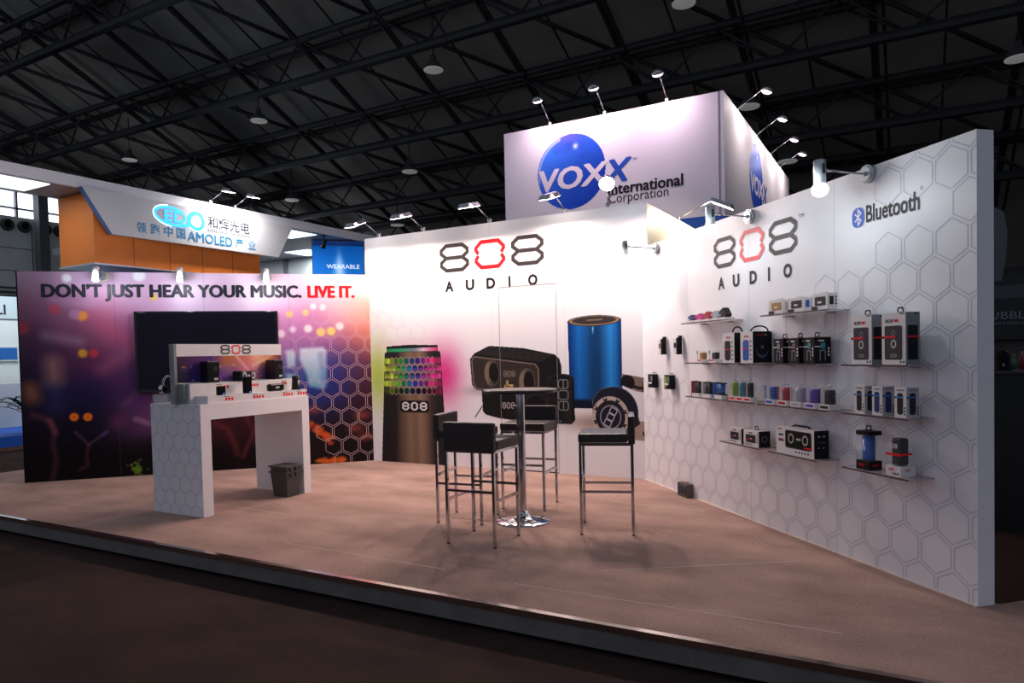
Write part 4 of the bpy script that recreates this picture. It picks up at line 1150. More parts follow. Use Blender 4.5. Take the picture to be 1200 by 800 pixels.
# row 4: cartons
g = 'small speaker cartons on the lowest left shelf'
for s0, s1, m, fr_, lab in ((1.935, 2.118, CHAR, NAVY, 'small white carton with a blue framed speaker picture on the low left shelf'), (2.150, 2.350, CHAR, CHAR, 'small white carton with black side and hang tab on the low left shelf')):
    t, hw, hd = product('speaker_carton', lab, 'box', s0, s1, .158, .058, ROWS[4], g); h = .122
    mb = MB(); mb.box(-hw, hw, -hd, hd, 0, h); mb.build('carton', CARD, t)
    mb = MB(); mb.box(hw, hw + .0006, -hd, hd, 0, h); mb.build('side_panel', CARDK, t)
    mb = MB(); mb.flat(rrect(-hw * .72, hw * .62, .028, .090, .012), 0, 1); mb.flat(rrect(-hw * .60, hw * .58, .032, .084, .010), -.0004, 0); mb.flat(rrect(-.012, .014, .056, .062, .001), -.0008, 3); mb.flat(rrect(-hw * .72, -hw * .30, .046, .052, .001), -.0008, 2)
    mb.flat(rrect(-hw * .3, hw * .2, .100, .108, .001), 0, 4)
    for k in range(5):
        mb.flat(rrect(hw * .75, hw * .88, .03 + k * .016, .04 + k * .016, .002), 0, 4); mb.flat(rrect(-hw * .8 + k * .02, -hw * .8 + k * .02 + .012, .008, .018, .002), 0, 4)
    face(mb, hw, hd, 'front'); mb.build('picture', [m, fr_, RED, WHITEI, INK], t)
    mb = MB(); mb.stroke([(.022 * math.cos(a_), .06 + .022 * math.sin(a_)) for a_ in [2 * math.pi * k / 16 for k in range(16)]], .004, 0); face(mb, hw + .001, hd, 'right'); mb.build('side_picture', GREYP, t)
    if s0 > 2:
        hang_tab(t, h, 0)
t, hw, hd = product('speaker_carton', 'long white carton picturing a black double speaker on the low middle shelf', 'box', 2.572, 2.985, .160, .045, ROWS[4]); h = .190
mb = MB(); mb.box(-hw, hw, -hd, hd, 0, h); mb.build('carton', CARD, t)
mb = MB(); mb.box(hw, hw + .0006, -hd, hd, 0, h); mb.build('side_panel', CARDK, t)
mb = MB(); mb.flat(rrect(-hw * .50, hw * .88, .046, .172, .018), 0, 0); mb.flat(rrect(-hw * .46, hw * .84, .052, .166, .015), -.0004, 5)
for x in (-hw * .18, hw * .56):
    mb.stroke([(x + .026 * math.cos(a_), .115 + .030 * math.sin(a_)) for a_ in [2 * math.pi * k / 24 for k in range(24)]], .011, -.0008, 1)
logo808(mb, -.008 + hw * .15, .108, .045, .015, .003, -.0008, 3, 3)
mb.flat(rrect(hw * .50, hw * .92, .058, .068, .001), -.0012, 2); mb.flat(rrect(-hw * .86, -hw * .60, .125, .138, .001), 0, 4); mb.flat(rrect(-hw * .86, -hw * .58, .085, .105, .001), 0, 6); mb.flat(rrect(-hw * .9, -hw * .7, .168, .176, .001), 0, 4)
for k in range(5):
    mb.flat(rrect(hw * .05 + k * .032, hw * .05 + k * .032 + .014, .018, .032, .002), 0, 4)
face(mb, hw, hd, 'front'); mb.build('picture', [INKG, mat('beige_ring_ink', (176, 166, 156), .5), RED, WHITEI, INK, MATS['matt_black'], mat('maroon_ink', (120, 40, 60), .5)], t)
mb = MB()
for x in (-.02, .018):
    mb.flat(rrect(x - .010, x + .010, .145, .155, .002), 0, 0); mb.flat(rrect(x - .008, x + .004, .07, .078, .002), 0, 0)
mb.flat(rrect(-.035, .035, .108, .111, .001), 0, 1); face(mb, hw + .001, hd, 'right'); mb.build('side_picture', [GREYB, GREYP], t)
mb = MB(); mb.tube([(-.10, 0, h), (-.07, 0, h + .012), (.07, 0, h + .012), (.10, 0, h)], .006, n=8); mb.build('carry_handle', BLACKM, t)

# right column
g = 'tall speaker cartons on the right shelf'
for s0, s1, lab in ((3.342, 3.512, 'tall white carton with black speaker picture and red band, left one of the pair'), (3.592, 3.768, 'tall white carton with black speaker picture and red band, right one of the pair')):
    t, hw, hd = product('speaker_carton', lab, 'box', s0, s1, .162, .066, ROWS[2], g); h = .296
    mb = MB(); mb.box(-hw, hw, -hd, hd, 0, h); mb.build('carton', CARD, t)
    mb = MB(); mb.box(hw, hw + .0006, -hd, hd, 0, h); mb.build('side_panel', CARDG, t)
    mb = MB(); mb.flat(rrect(-hw * .75, hw * .72, .028, .222, .012), 0, 0)
    mb.stroke([(.016 * math.cos(a_), .118 + .021 * math.sin(a_)) for a_ in [2 * math.pi * k / 24 for k in range(24)]], .009, -.0004, 1); mb.stroke([(.011 * math.cos(a_), .180 + .014 * math.sin(a_)) for a_ in [2 * math.pi * k / 20 for k in range(20)]], .005, -.0004, 2)
    mb.flat(rrect(-hw * .92, hw * .18, .152, .164, .001), -.0008, 3); mb.flat(rrect(-hw * .98, -hw * .78, .150, .163, .001), -.0012, 4)
    mb.stroke(rrect(-.020, .020, .046, .058, .003), .003, -.0004, 1); mb.flat(rrect(hw * .5, hw * .9, .286, .292, .001), 0, 4)
    for k in range(2):
        mb.flat(rrect(hw * .52 + k * .022, hw * .52 + k * .022 + .012, .010, .021, .002), 0, 4)
    logo808(mb, -hw * .68, .240, .055, .020, .004, 0, 4, 4); mb.flat(rrect(hw * .05, hw * .40, .242, .258, .003), 0, 3)
    face(mb, hw, hd, 'front'); mb.build('picture', [INKG, mat('pale_ring_ink', (186, 184, 180), .5), GREYP, RED, INK], t)
    mb = MB(); mb.flat(rrect(-hd * .75, hd * .70, .028, .222, .008), 0, 0); mb.flat(rrect(-hd * .75, hd * .8, .154, .163, .001), -.0004, 1); mb.flat(rrect(-hd * .7, hd * .6, .244, .256, .001), 0, 2); mb.flat(rrect(hd * .2, hd * .8, .282, .288, .001), 0, 0)
    face(mb, hw + .001, hd, 'right'); mb.build('side_picture', [mat('black_ink', (24, 24, 30), .5, spec=.15), RED, GREYP], t)
    hang_tab(t, h, 0)
g = 'slim cartons on the right shelf of the third row'
for s0, s1, m, lab in ((3.364, 3.448, BLACK, 'slim white carton picturing a black tube speaker, left of three'), (3.510, 3.590, NAVY, 'slim white carton picturing a navy blue tube speaker, middle of three'), (3.682, 3.768, CHAR, 'slim white carton picturing a charcoal tube speaker, right of three')):
    t, hw, hd = product('speaker_carton', lab, 'box', s0, s1, .160, .074, ROWS[3], g); h = .172
    mb = MB(); mb.box(-hw, hw, -hd, hd, 0, h); mb.build('carton', CARD, t)
    mb = MB(); mb.box(hw, hw + .0006, -hd, hd, 0, h); mb.build('side_panel', mat('pale_grey_card', (176, 178, 184), .5), t)
    for sd, hh, ex in (('front', hw, 0), ('right', hd, .001)):
        mb = MB(); mb.flat(rrect(-hh * .55, hh * .45, .018, .140, .014), 0, 0); mb.flat(rrect(-hh * .98, hh * .5, .112, .120, .001), -.0004, 1); mb.flat(rrect(-hh * 1.0, -hh * .7, .110, .118, .001), -.0008, 2); mb.flat(rrect(-hh * .6, hh * .7, .152, .160, .001), 0, 3)
        for k in range(3):
            mb.flat(rrect(hh * .62, hh * .85, .016 + k * .018, .026 + k * .018, .002), 0, 2)
        face(mb, hw + ex, hd, sd); mb.build('picture', [m, mat('bright_blue_ink', (40, 120, 210), .5), INK, GREYP], t)
t, hw, hd = product('speaker_pack', 'clear pack with blue cylinder speaker between black card ends on the lowest right shelf', 'pack', 3.372, 3.482, .158, .068, ROWS[4]); h = .236
mb = MB(); mb.box(-hw, hw, -hd, hd, 0, .056); mb.build('card_base', CARDK, t)
mb = MB(); mb.box(-hw, hw, -hd, hd, h - .026, h); mb.build('card_top', CARDK, t)
mb = MB(); mb.box(-hw, hw, -hd, hd, .0565, h - .0265); mb.build('clear_shell', CLEARP, t)
mb = MB(); mb.lathe([(0, .060), (.036, .060), (.037, .066), (.037, h - .034), (0, h - .034)], n=24); mb.build('speaker', BLUE, t)
text('808', -hw * .85, .118, .07, .03, WHITEI, t, y=-hd - .001, name='logo'); text('NRG', -hw * .6, .022, .045, .016, RED, t, y=-hd - .001, bold=.02, name='lettering')
o = text('NRG', -.02, .022, .04, .014, RED, t, bold=.02, name='lettering'); o.rotation_euler[2] = math.radians(90); o.location = (hw + .001, 0, 0)
hang_tab(t, h, 0)
t, hw, hd = product('speaker_pack', 'clear pack with black speaker, red band and white base on the lowest right shelf', 'pack', 3.612, 3.722, .158, .060, ROWS[4]); h = .236
mb = MB(); mb.box(-hw, hw, -hd, hd, 0, .056); mb.build('card_base', CARD, t)
mb = MB(); mb.box(-hw, hw, -hd, hd, .0565, h); mb.build('clear_shell', CLEARP, t)
mb = MB(); mb.box(-.032, .032, -.032, .032, .060, h - .02, bev=.01); mb.build('speaker', CHAR, t)
mb = MB(); mb.box(-hw - .0006, hw + .0006, -hd - .0008, -hd, .118, .132); mb.box(hw, hw + .0008, -hd, hd * .6, .122, .134); mb.build('red_band', RED, t)
text('808', -hw * .6, .160, .065, .028, WHITEI, t, y=-hd - .001, name='logo'); text('HEX', -hw * .6, .030, .045, .016, RED, t, y=-hd - .001, bold=.02, name='lettering')
o = text('HEX', -.02, .030, .04, .014, RED, t, bold=.02, name='lettering'); o.rotation_euler[2] = math.radians(90); o.location = (hw + .001, 0, 0)
mb = MB()
for k in range(3):
    mb.flat(rrect(-.005 + k * .017, .007 + k * .017, .010, .020, .002), 0, 0)
face(mb, hw, hd, 'front'); mb.build('feature_icons', INK, t)
hang_tab(t, h, 0, CLEARP)

# hanging packs at the far end of the wall
g = 'earphone packs hanging at the far end of the product wall'
for s0, s1, z0, z1, fm, lab in ((.500, .575, 1.352, 1.530, 'w', 'slim black and white hanging pack, upper left of the four by the corner'), (.825, .900, 1.352, 1.532, 'k', 'slim black and white hanging pack, upper right of the four by the corner')):
    t, hw, hd = product('hanging_pack', lab, 'pack', s0, s1, .062, .012, z0, g); h = z1 - z0
    mb = MB(); mb.box(-hw, hw * .35, -hd, -hd + .012, 0, h - .03); mb.build('card_front', CARD, t)
    mb = MB(); mb.box(hw * .36, hw, -hd, hd, 0, h - .02); mb.box(-hw * .2, hw, hd - .02, hd, h - .02, h, 0); mb.build('black_sleeve', CARDK, t)
    mb = MB(); mb.flat(rrect(-hw * .9, hw * .3, h * .35, h * .62, .006), 0, 0); face(mb, hw, hd, 'front'); mb.build('picture', CHAR if fm == 'k' else mat('rose_grey_ink', (130, 104, 108), .5), t)
    mb = MB(); mb.cyl((0, hd - .004, h - .008), (0, hd + .0115, h - .008), .005, n=8); mb.build('peg', CHROME, t)
for s0, s1, z0, z1, m, lab in ((.262, .372, 1.012, 1.150, CHAR, 'boxy dark hanging pack, lower left of the four by the corner'), (.630, .745, 1.012, 1.150, LIME, 'boxy green and black hanging pack, lower right of the four by the corner')):
    t, hw, hd = product('hanging_pack', lab, 'pack', s0, s1, .07, .012, z0, g); h = z1 - z0
    mb = MB(); mb.box(-hw, hw, -hd, hd, 0, h); mb.build('carton', CARDK, t)
    mb = MB(); mb.flat(rrect(-hw * .9, -hw * .1, h * .12, h * .92, .006), 0, 0); mb.flat(rrect(hw * .1, hw * .85, h * .5, h * .9, .006), 0, 1); mb.flat(rrect(-hw * .8, hw * .6, h * .3, h * .42, .004), -.0005, 2); face(mb, hw, hd, 'front'); mb.build('picture', [m, GREYP, WHITEI], t)
    mb = MB(); mb.box(-.03, .03, hd - .006, hd, h, h + .024); mb.build('hang_tab', CLEARP, t)
    mb = MB(); mb.cyl((0, hd - .03, h + .014), (0, hd + .0115, h + .014), .005, n=8); mb.build('peg', CHROME, t)

# socket box on the carpet
t = thing('socket_box', 'small grey double power socket box on the carpet against the product wall', 'socket box', at('R', .97, .04, .0005), ANG_R)
mb = MB(); mb.box(-.09, .09, -.03, .035, 0, .13, bev=.004); mb.build('box', mat('socket_grey', (96, 84, 82), .5, noise=.2, nscale=40), t)
mb = MB(); mb.box(-.089, -.065, -.034, -.0305, .008, .122); mb.build('blue_cover', NAVY, t)
for x in (-.02, .05):
    mb = MB(); mb.box(x - .028, x + .028, -.036, -.0305, .025, .105, 0, bev=.002); so = mb.build('socket', DARKG, t)
    mb = MB()
    for dx, dz in ((-.01, .06), (.01, .06), (0, .078)):
        mb.box(x + dx - .003, x + dx + .003, -.0372, -.0362, dz - .006, dz + .006)
    mb.build('slot', BLACKM, so)
mb = MB(); mb.box(-.05, .03, -.01, .02, .13, .142, bev=.003); mb.build('plug', mat('tan_plug', (170, 140, 126), .5), t)

# ------------------------------------------------------------------ sign tower behind the stand
TX0, TX1, TY, TZ1, TZ0, TD = -5.711, -2.227, 10.0, 4.945, 3.26, 5.95
t = thing('sign_tower', 'tall pale tower with a blue globe sign rising behind the middle wall', 'sign tower', (TX0, TY, FLOOR_Z))
z0, z1 = TZ0 - FLOOR_Z, TZ1 - FLOOR_Z; TWD = TX1 - TX0
PALEP = mat('tower_fabric', (232, 226, 234), .6, noise=.015, nscale=2)
mb = MB(); mb.box(0, TWD, 0, .05, z0, z1); front_p = mb.build('sign_panel', PALEP, t)
mb = MB(); mb.box(TWD - .05, TWD, .051, TD, z0, z1); side_p = mb.build('sign_panel', PALEP, t)
mb = MB(); mb.box(0, .05, .051, TD, z0, z1); mb.build('sign_panel', PALEP, t)
mb = MB(); mb.box(-.02, TWD - .0005, .002, .05, z0 - .34, z0 - .001); mb.box(TWD - .05, TWD - .0005, .051, TD, z0 - .34, z0 - .001); mb.build('blue_band', mat('royal_blue_band', (24, 84, 180), .5), t)
mb = MB(); mb.box(TWD - .075, TWD - .055, -.006, -.0005, z0, z1); mb.build('corner_profile', mat('mauve_profile', (150, 132, 160), .5), t)
for x in (.06, TWD - .16):
    mb = MB(); mb.box(x, x + .1, .06, .16, 0, z0 - .001); mb.build('post', GREYP, t)
    mb = MB(); mb.box(x, x + .1, TD - .2, TD - .1, 0, z0 - .001); mb.build('post', GREYP, t)


def globe(cx, cz, r, parent, y, turn=None, rot=0, loc=(0, 0, 0)):
    p = Paint(cx - r * 1.02, cx + r * 1.02, cz - r * 1.02, cz + r * 1.02, r / 60)
    u, v = (p.X - cx) / r, (p.Z - cz) / r
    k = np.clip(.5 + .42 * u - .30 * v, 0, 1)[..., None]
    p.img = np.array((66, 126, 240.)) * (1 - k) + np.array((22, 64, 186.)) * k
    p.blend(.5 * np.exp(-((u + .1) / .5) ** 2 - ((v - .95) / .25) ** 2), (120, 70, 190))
    rg = random.Random(2)
    for q in range(26):                                   # faint continents
        a_, b_ = rg.uniform(-.8, .8), rg.uniform(-.8, .8)
        if a_ * a_ + b_ * b_ < .7:
            p.fill(p.ell(cx + a_ * r, cz + b_ * r, r * rg.uniform(.06, .2), r * rg.uniform(.05, .14)), (40, 84, 190), .35, r * .12)
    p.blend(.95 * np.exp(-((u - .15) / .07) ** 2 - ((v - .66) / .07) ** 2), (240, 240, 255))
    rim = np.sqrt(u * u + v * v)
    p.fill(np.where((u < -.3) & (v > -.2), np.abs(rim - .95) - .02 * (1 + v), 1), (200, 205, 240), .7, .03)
    o = p.build('printed_globe', parent, y, mask=p.ell(cx, cz, r, r))
    o.rotation_euler[2] = rot; o.location = loc
    return o


zo = -FLOOR_Z
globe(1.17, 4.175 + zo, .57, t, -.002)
BLUEI = mat('cobalt_ink', (20, 74, 190), .5); PINKI = mat('pale_pink_ink', (236, 226, 236), .6)
text('VOX', .64, 3.925 + zo, 1.12, .32, PINKI, t, y=-.004, fat=.020, shear=.12)
text('X', 1.72, 3.925 + zo, .42, .32, BLUEI, t, y=-.0036, fat=.018, shear=.25)
text('SM', 2.17, 4.20 + zo, .06, .03, INKG, t, y=-.004)
text('International', 1.78, 3.735 + zo, 1.125, .16, INK, t, y=-.004, fat=.007)
text('Corporation', 1.78, 3.565 + zo, .915, .185, INK, t, y=-.004)
R90 = math.radians(90)
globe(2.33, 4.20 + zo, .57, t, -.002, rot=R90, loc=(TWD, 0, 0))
for body, x, w_, mt, yy, shr in (('VOX', 1.83, 1.1, PINKI, -.004, .12), ('X', 2.90, .42, BLUEI, -.0036, .25)):
    o = text(body, x, 3.93 + zo, w_, .32, mt, t, y=yy, bold=.03, shear=shr); o.rotation_euler[2] = R90; o.location = (TWD, 0, 0)
g = 'round floodlights on the sign tower'
for x, lab in ((-4.887, 'round floodlight at the left on top of the globe sign tower'), (-3.977, 'round floodlight in the middle on the front top of the globe sign tower'), (-3.025, 'round floodlight at the right on the front top of the globe sign tower, starry bright')):
    make_flood('round_floodlight', lab, (x, TY + .025, TZ1), 0, g, pitch=24, reach=.36, rise=.30, aim=(0, .3, -1), power=P_TOWER, color=C_TOWER, glass=LAMPTOW, roundhead=True, size=.12)
for y, lab in ((11.02, 'round floodlight on the right side of the tower, nearest the front corner'), (12.50, 'round floodlight on the right side of the tower, second from the front'), (13.84, 'round floodlight on the right side of the tower, third from the front'), (14.95, 'round floodlight on the right side of the tower, furthest back')):
    make_flood('round_floodlight', lab, (TX1 - .025, y, TZ1), R90, g, pitch=20, reach=.36, rise=.26, aim=(0, .3, -1), power=P_TOWER * .9, color=(1, .86, .84), glass=LAMPTOW, roundhead=True, size=.12)

# ------------------------------------------------------------------ neighbouring stand with the orange box sign (left, behind)
EX = -9.6
GREYC = mat('grey_canopy', (150, 148, 152), .6, noise=.03, nscale=3)
WALLN = mat('white_stand_wall', (205, 212, 214), .6, noise=.03, nscale=3)
ORANGE = mat('orange_panel', (250, 136, 46), .5, noise=.05, nscale=5)
t = thing('stand_canopy', 'long grey white canopy of the neighbouring stand above the orange box', 'canopy', (EX, 0, FLOOR_Z))
mb = MB(); mb.box(-.05, 0, 2.2, 11.45, 3.735 + zo, 3.885 + zo); mb.build('fascia', mat('pale_fascia', (238, 237, 242), .6, noise=.02, nscale=3), t)
mb = MB(); mb.box(-.93, -.051, 2.2, 11.45, 3.745 + zo, 3.87 + zo); mb.box(-6.4, -.931, 8.4, 12.1, 3.745 + zo, 3.87 + zo); mb.build('ceiling_slab', GREYC, t)
for (x0, x1, y0, y1) in ((-.78, -.14, 4.35, 5.12), (-.88, -.20, 9.25, 9.92), (-2.35, -1.65, 11.1, 11.8), (-3.6, -2.9, 10.2, 10.9)):
    mb = MB(); mb.box(x0, x1, y0, y1, 3.732 + zo, 3.744 + zo); mb.build('light_panel', mat('lit_ceiling_panel', (214, 232, 236), .5, emit=1.6), t)
    light('AREA', 'panel_light', ((x0 + x1) / 2, (y0 + y1) / 2, 3.70 + zo), (0, 0, -1), 7 if y0 < 6 else 30, (.92, .98, 1), t, .6)
for x, y in ((-.5, 2.5), (-.5, 11.38), (-6.2, 11.8)):
    mb = MB(); mb.box(x - .05, x + .05, y - .05, y + .05, 0, 3.744 + zo); mb.build('post', GREYP, t)
t = thing('box_sign', 'orange panelled box hanging under the neighbouring canopy', 'sign', (EX, 5.60, 2.765 + 0))
mb = MB(); mb.box(-.87, -.03, 0, 2.80, .0, .968); mb.build('box', ORANGE, t)
mb = MB()
for k in range(1, 5):
    mb.box(-.030, -.0285, k * .56 - .004, k * .56 + .004, 0, .968)
mb.build('panel_joint', mat('brown_joint', (110, 56, 20), .6), t)
mb = MB(); mb.box(-.89, -.01, -.012, 2.812, -.022, -.001); mb.build('base_trim', mat('silver_trim', (200, 205, 212), .35, .5), t)
t = thing('sign_board', 'white trapezoid sign board with glowing blue logo and Chinese lettering', 'sign', (EX, 5.40, 3.16))
mb = MB(); mb.prism([(0, .573), (.38, 0), (3.30, 0), (3.65, .573)], 0, .09, 0)
for v in mb.bm.verts:
    v.co = (v.co.y + .002, v.co.x, v.co.z)
mb.build('board', mat('white_board', (222, 222, 224), .5), t)
mb = MB(); mb.prism([(-.012, .573), (.372, -.004), (.38, 0), (-.0, .573)], .0, .092)
for v in mb.bm.verts:
    v.co = (v.co.y + .002, v.co.x, v.co.z)
mb.build('blue_edge', mat('slate_blue_edge', (110, 136, 190), .5), t)
sg = bpy.data.objects.new('sign_face', None)      # letters are laid out facing -Y, then turned to face +X
COL.objects.link(sg); bpy.data.objects.remove(sg)


def on_sign(o):
    o.rotation_euler[2] = R90; o.location = (.0925, 0, 0); return o


CY_ = mat('cyan_letters', (40, 150, 205), .4); NV_ = mat('navy_letters', (34, 30, 52), .4)
GLOWB = mat('glowing_blue', (40, 150, 255), .4, emit=2.2); GLOWW = mat('glowing_white', (225, 245, 255), .4, emit=1.6)
mb = MB(); mb.stroke([(1.28 + .26 * math.cos(a_), .385 + .125 * math.sin(a_) - .02 * math.cos(a_)) for a_ in [math.radians(40 + 280 * k / 30) for k in range(31)]], .045, -.003, 0, False)
mb.stroke([(1.28 + .285 * math.cos(a_), .385 + .15 * math.sin(a_) - .02 * math.cos(a_)) for a_ in [math.radians(100 + 170 * k / 24) for k in range(25)]], .018, -.003, 1, False)
mb.stroke([(1.70 + .125 * math.cos(a_), .375 + .125 * math.sin(a_)) for a_ in [2 * math.pi * k / 30 for k in range(30)]], .05, -.003, 0, True)
mb.stroke([(1.70 + .155 * math.cos(a_), .375 + .155 * math.sin(a_)) for a_ in [math.radians(-150 + 200 * k / 24) for k in range(25)]], .014, -.003, 1, False)
mb.stroke([(1.48, .26), (1.56, .30), (1.60, .44), (1.70, .50)], .05, -.0036, 0, False)
on_sign(mb.build('glowing_logo', [GLOWB, GLOWW], t))
on_sign(text('ED', 1.17, .30, .36, .17, GLOWB, t, y=-.004, bold=.02, name='logo_letters'))
on_sign(text('\u548c\u8f89\u5149\u7535', 1.90, .305, .80, .19, NV_, t, y=-.003, bold=.01))
on_sign(text('EVERDISPLAY OPTRONICS', 1.90, .245, .80, .045, NV_, t, y=-.003))
for ch, x in zip('\u9886\u8dd1\u4e2d\u56fd', (.735, .945, 1.155, 1.36)):
    on_sign(text(ch, x, .075, .145, .155, CY_, t, y=-.003, bold=.012))
on_sign(text('AMOLED', 1.545, .062, .80, .145, CY_, t, y=-.003, fat=.002))
for ch, x in zip('\u4ea7\u4e1a', (2.41, 2.66)):
    on_sign(text(ch, x, .065, .15, .15, CY_, t, y=-.003, bold=.008))
g = 'arm floodlights on the neighbouring canopy'
for y, lab in ((7.46, 'small arm floodlight on the left of two above the sign board'), (7.93, 'small arm floodlight on the right of two above the sign board')):
    make_flood('arm_floodlight', lab, (EX - .03, y, 3.886), R90, g, pitch=12, reach=.34, rise=.16, L=.2, W=.12, aim=(0, .1, -1), power=15, color=(1, .95, .95), size=.1)


def hang_spot(label, loc, rot, mats_):
    t = thing('track_spotlight', label, 'spotlight', loc, rot)
    mb = MB(); mb.cyl((0, 0, 0), (0, 0, .012), .045, n=20); mb.build('ceiling_plate', mats_[1], t)
    mb = MB(); mb.cyl((0, 0, 0), (0, 0, -.10), .008, n=10); mb.build('stem', mats_[1], t)
    M = Matrix.Translation((0, 0, -.15)) @ Matrix.Rotation(math.radians(28), 4, 'Y')
    mb = MB(); mb.lathe([(0, .08), (.03, .08), (.035, .07), (.035, -.03), (.05, -.04), (.05, -.09), (.042, -.09), (0, -.05)], n=20, M=M); mb.build('lamp_body', mats_[0], t)
    return t


hang_spot('black and white spotlight hanging under the canopy right of the sign board', (EX - .10, 9.02, 3.730), 0, (BLACKM, WHITEI))
hang_spot('black spotlight hanging in front of the blue wearable poster', (EX - .12, 10.02, 3.730), 0, (BLACKM, BLACKM))
# blue poster
w0 = Vector((-10.606, 10.579, 0)); w1 = Vector((-9.888, 11.333, 0)); wl_ = (w1 - w0).length
t = thing('lightbox_poster', 'blue poster reading WEARABLE between the picture wall and the middle wall', 'poster', (w0.x, w0.y, 2.5), math.atan2(w1.y - w0.y, w1.x - w0.x))
mb = MB(); mb.box(0, wl_, 0, .06, 0, 1.21); mb.build('frame', mat('blue_frame', (40, 90, 160), .5), t)
p = Paint(.01, wl_ - .01, .02, 1.20, .012, (18, 100, 190))
kk = np.clip((p.Z - .2) / 1.0, 0, 1)[..., None]
p.img = np.array((30, 118, 200.)) * (1 - kk) + np.array((10, 84, 170.)) * kk
p.blend(.85 * np.exp(-((p.X - .54) / (.06 + .14 * np.clip(1.0 - p.Z, 0, 1))) ** 2 - ((p.Z - .72) / .3) ** 2), (190, 215, 250))
p.build('printed_poster', t, -.001, print_mat('backlit_film', glow=.75))
text('WEARABLE', .285, .735, .66, .085, mat('backlit_letters', (225, 235, 245), .5, emit=.9), t, y=-.003)
mb = MB(); mb.box(.0, wl_, -.5, -.001, 1.212, 1.232); mb.build('top_hood', mat('blue_hood', (70, 98, 160), .5), t)
# inner wall of the neighbouring stand
t = thing('stand_wall', 'pale grey inner wall of the neighbouring stand left of the blue poster', 'wall panel', (-16.0, 11.95, FLOOR_Z))
mb = MB(); mb.box(0, 5.9, 0, .08, 0, 3.74 + zo); mb.build('panel', WALLN, t)
mb = MB(); mb.box(3.15, 3.25, -.06, -.001, 0, 3.74 + zo); mb.build('upright', GREYP, t)
t = thing('angled_screen', 'dark tilted display screen peeking over the picture wall beside the orange box', 'screen', (-10.15, 8.72, 2.50), math.radians(48))
mb = MB(); mb.prism([(-.2, 0), (.26, 0), (.05, .42), (-.14, .42)], -.03, .03); mb.build('housing', mat('grey_green_shell', (110, 122, 124), .4), t)
mb = MB(); mb.prism([(-.15, .2), (.10, .2), (.03, .38), (-.11, .38)], -.036, -.031); mb.build('screen', BLACKM, t)
mb = MB(); mb.box(-.05, .05, -.03, .03, -2.66, -.001); mb.build('pole', GREYP, t)

# ------------------------------------------------------------------ far neighbour on the left edge
t = thing('far_stand', 'distant white stand with a lit display at the left edge', 'stand', (-17.4, 9.5, FLOOR_Z))
mb = MB(); mb.box(-.2, 0, -4.6, .9, .26, 2.42 + zo); mb.build('back_wall', mat('far_white', (206, 212, 214), .6), t)
mb = MB(); mb.box(-.3, .05, -4.6, .9, 2.43 + zo, 2.92 + zo); mb.build('header', mat('far_grey_header', (176, 192, 198), .6), t)
o = text('VLI', -1.84, 2.52 + zo, .42, .22, INK, t, y=-.06, bold=.01); o.rotation_euler[2] = R90
mb = MB(); mb.box(0.001, .06, -1.75, -1.2, 1.50 + zo, 1.82 + zo); mb.build('display_frame', mat('pale_frame', (190, 200, 206), .5), t)
mb = MB(); mb.box(.061, .066, -1.72, -1.23, 1.53 + zo, 1.79 + zo); mb.build('display', mat('lit_blue_display', (16, 70, 130), .4, emit=.6), t)
mb = MB(); mb.box(.3, .9, -4.6, .5, .26, 1.02 + zo); mb.build('desk', mat('far_white_desk', (196, 200, 202), .5), t)
mb = MB(); mb.box(-.3, 3.0, -4.8, 1.0, .06, .255); mb.build('plinth', mat('royal_blue_plinth', (14, 92, 196), .6), t)
mb = MB(); mb.box(-.3, 3.02, -4.82, 1.0, .0, .055); mb.build('plinth_edge', mat('bronze_edge', (120, 84, 60), .5), t)
light('AREA', 'stand_light', (1.6, -1.5, 3.6), (-.4, 0, -1), 60, (.9, .96, 1), t, 1.2)
t = thing('white_chair', 'white shell chair on the distant stand at the left edge', 'chair', (-15.4, 7.75, .0955), math.radians(70))
mb = MB(); mb.lathe([(0, .42), (.14, .42), (.20, .45), (.22, .52)], n=20); mb.build('seat', WHITEI, t)
mb = MB(); mb.prism([(-.19, .46), (.19, .46), (.22, .82), (.12, .90), (-.12, .90), (-.22, .82)], .19, .22); mb.build('backrest', WHITEI, t)
for sx in (-.14, .14):
    for sy in (-.14, .14):
        mb = MB(); mb.cyl((sx, sy, 0), (sx * .7, sy * .7, .43), .012, n=8); mb.build('leg', CHROME, t)
t = thing('potted_palm', 'dark green palm in a pot on the distant stand at the left edge', 'plant', (-14.75, 7.25, .0955))
mb = MB(); mb.lathe([(0, 0), (.12, 0), (.16, .3), (.14, .3), (0, .27)], n=18); mb.build('pot', GREYP, t)
mb = MB(); rs = random.Random(4)
for k in range(30):
    a_ = k * 2.4; L_ = rs.uniform(.45, .75); pts_ = []
    for q in range(7):
        u_ = q / 6
        pts_.append(Vector((math.cos(a_) * L_ * u_, math.sin(a_) * L_ * u_, .28 + .42 * math.sin(u_ * 2.2) * (.6 + .4 * (k % 3) / 2))))
    nrm = Vector((-math.sin(a_), math.cos(a_), 0))
    prev = None
    for q, P_ in enumerate(pts_):
        wv = .055 * math.sin(math.pi * (q + .4) / 6.8)
        cur = (mb.bm.verts.new(P_ + nrm * wv), mb.bm.verts.new(P_ + Vector((0, 0, .012))), mb.bm.verts.new(P_ - nrm * wv))
        if prev:
            mb.bm.faces.new((prev[0], cur[0], cur[1], prev[1])); mb.bm.faces.new((prev[1], cur[1], cur[2], prev[2]))
        prev = cur
mb.build('leaves', mat('dark_leaf', (34, 48, 34), .5, noise=.3, nscale=20), t)

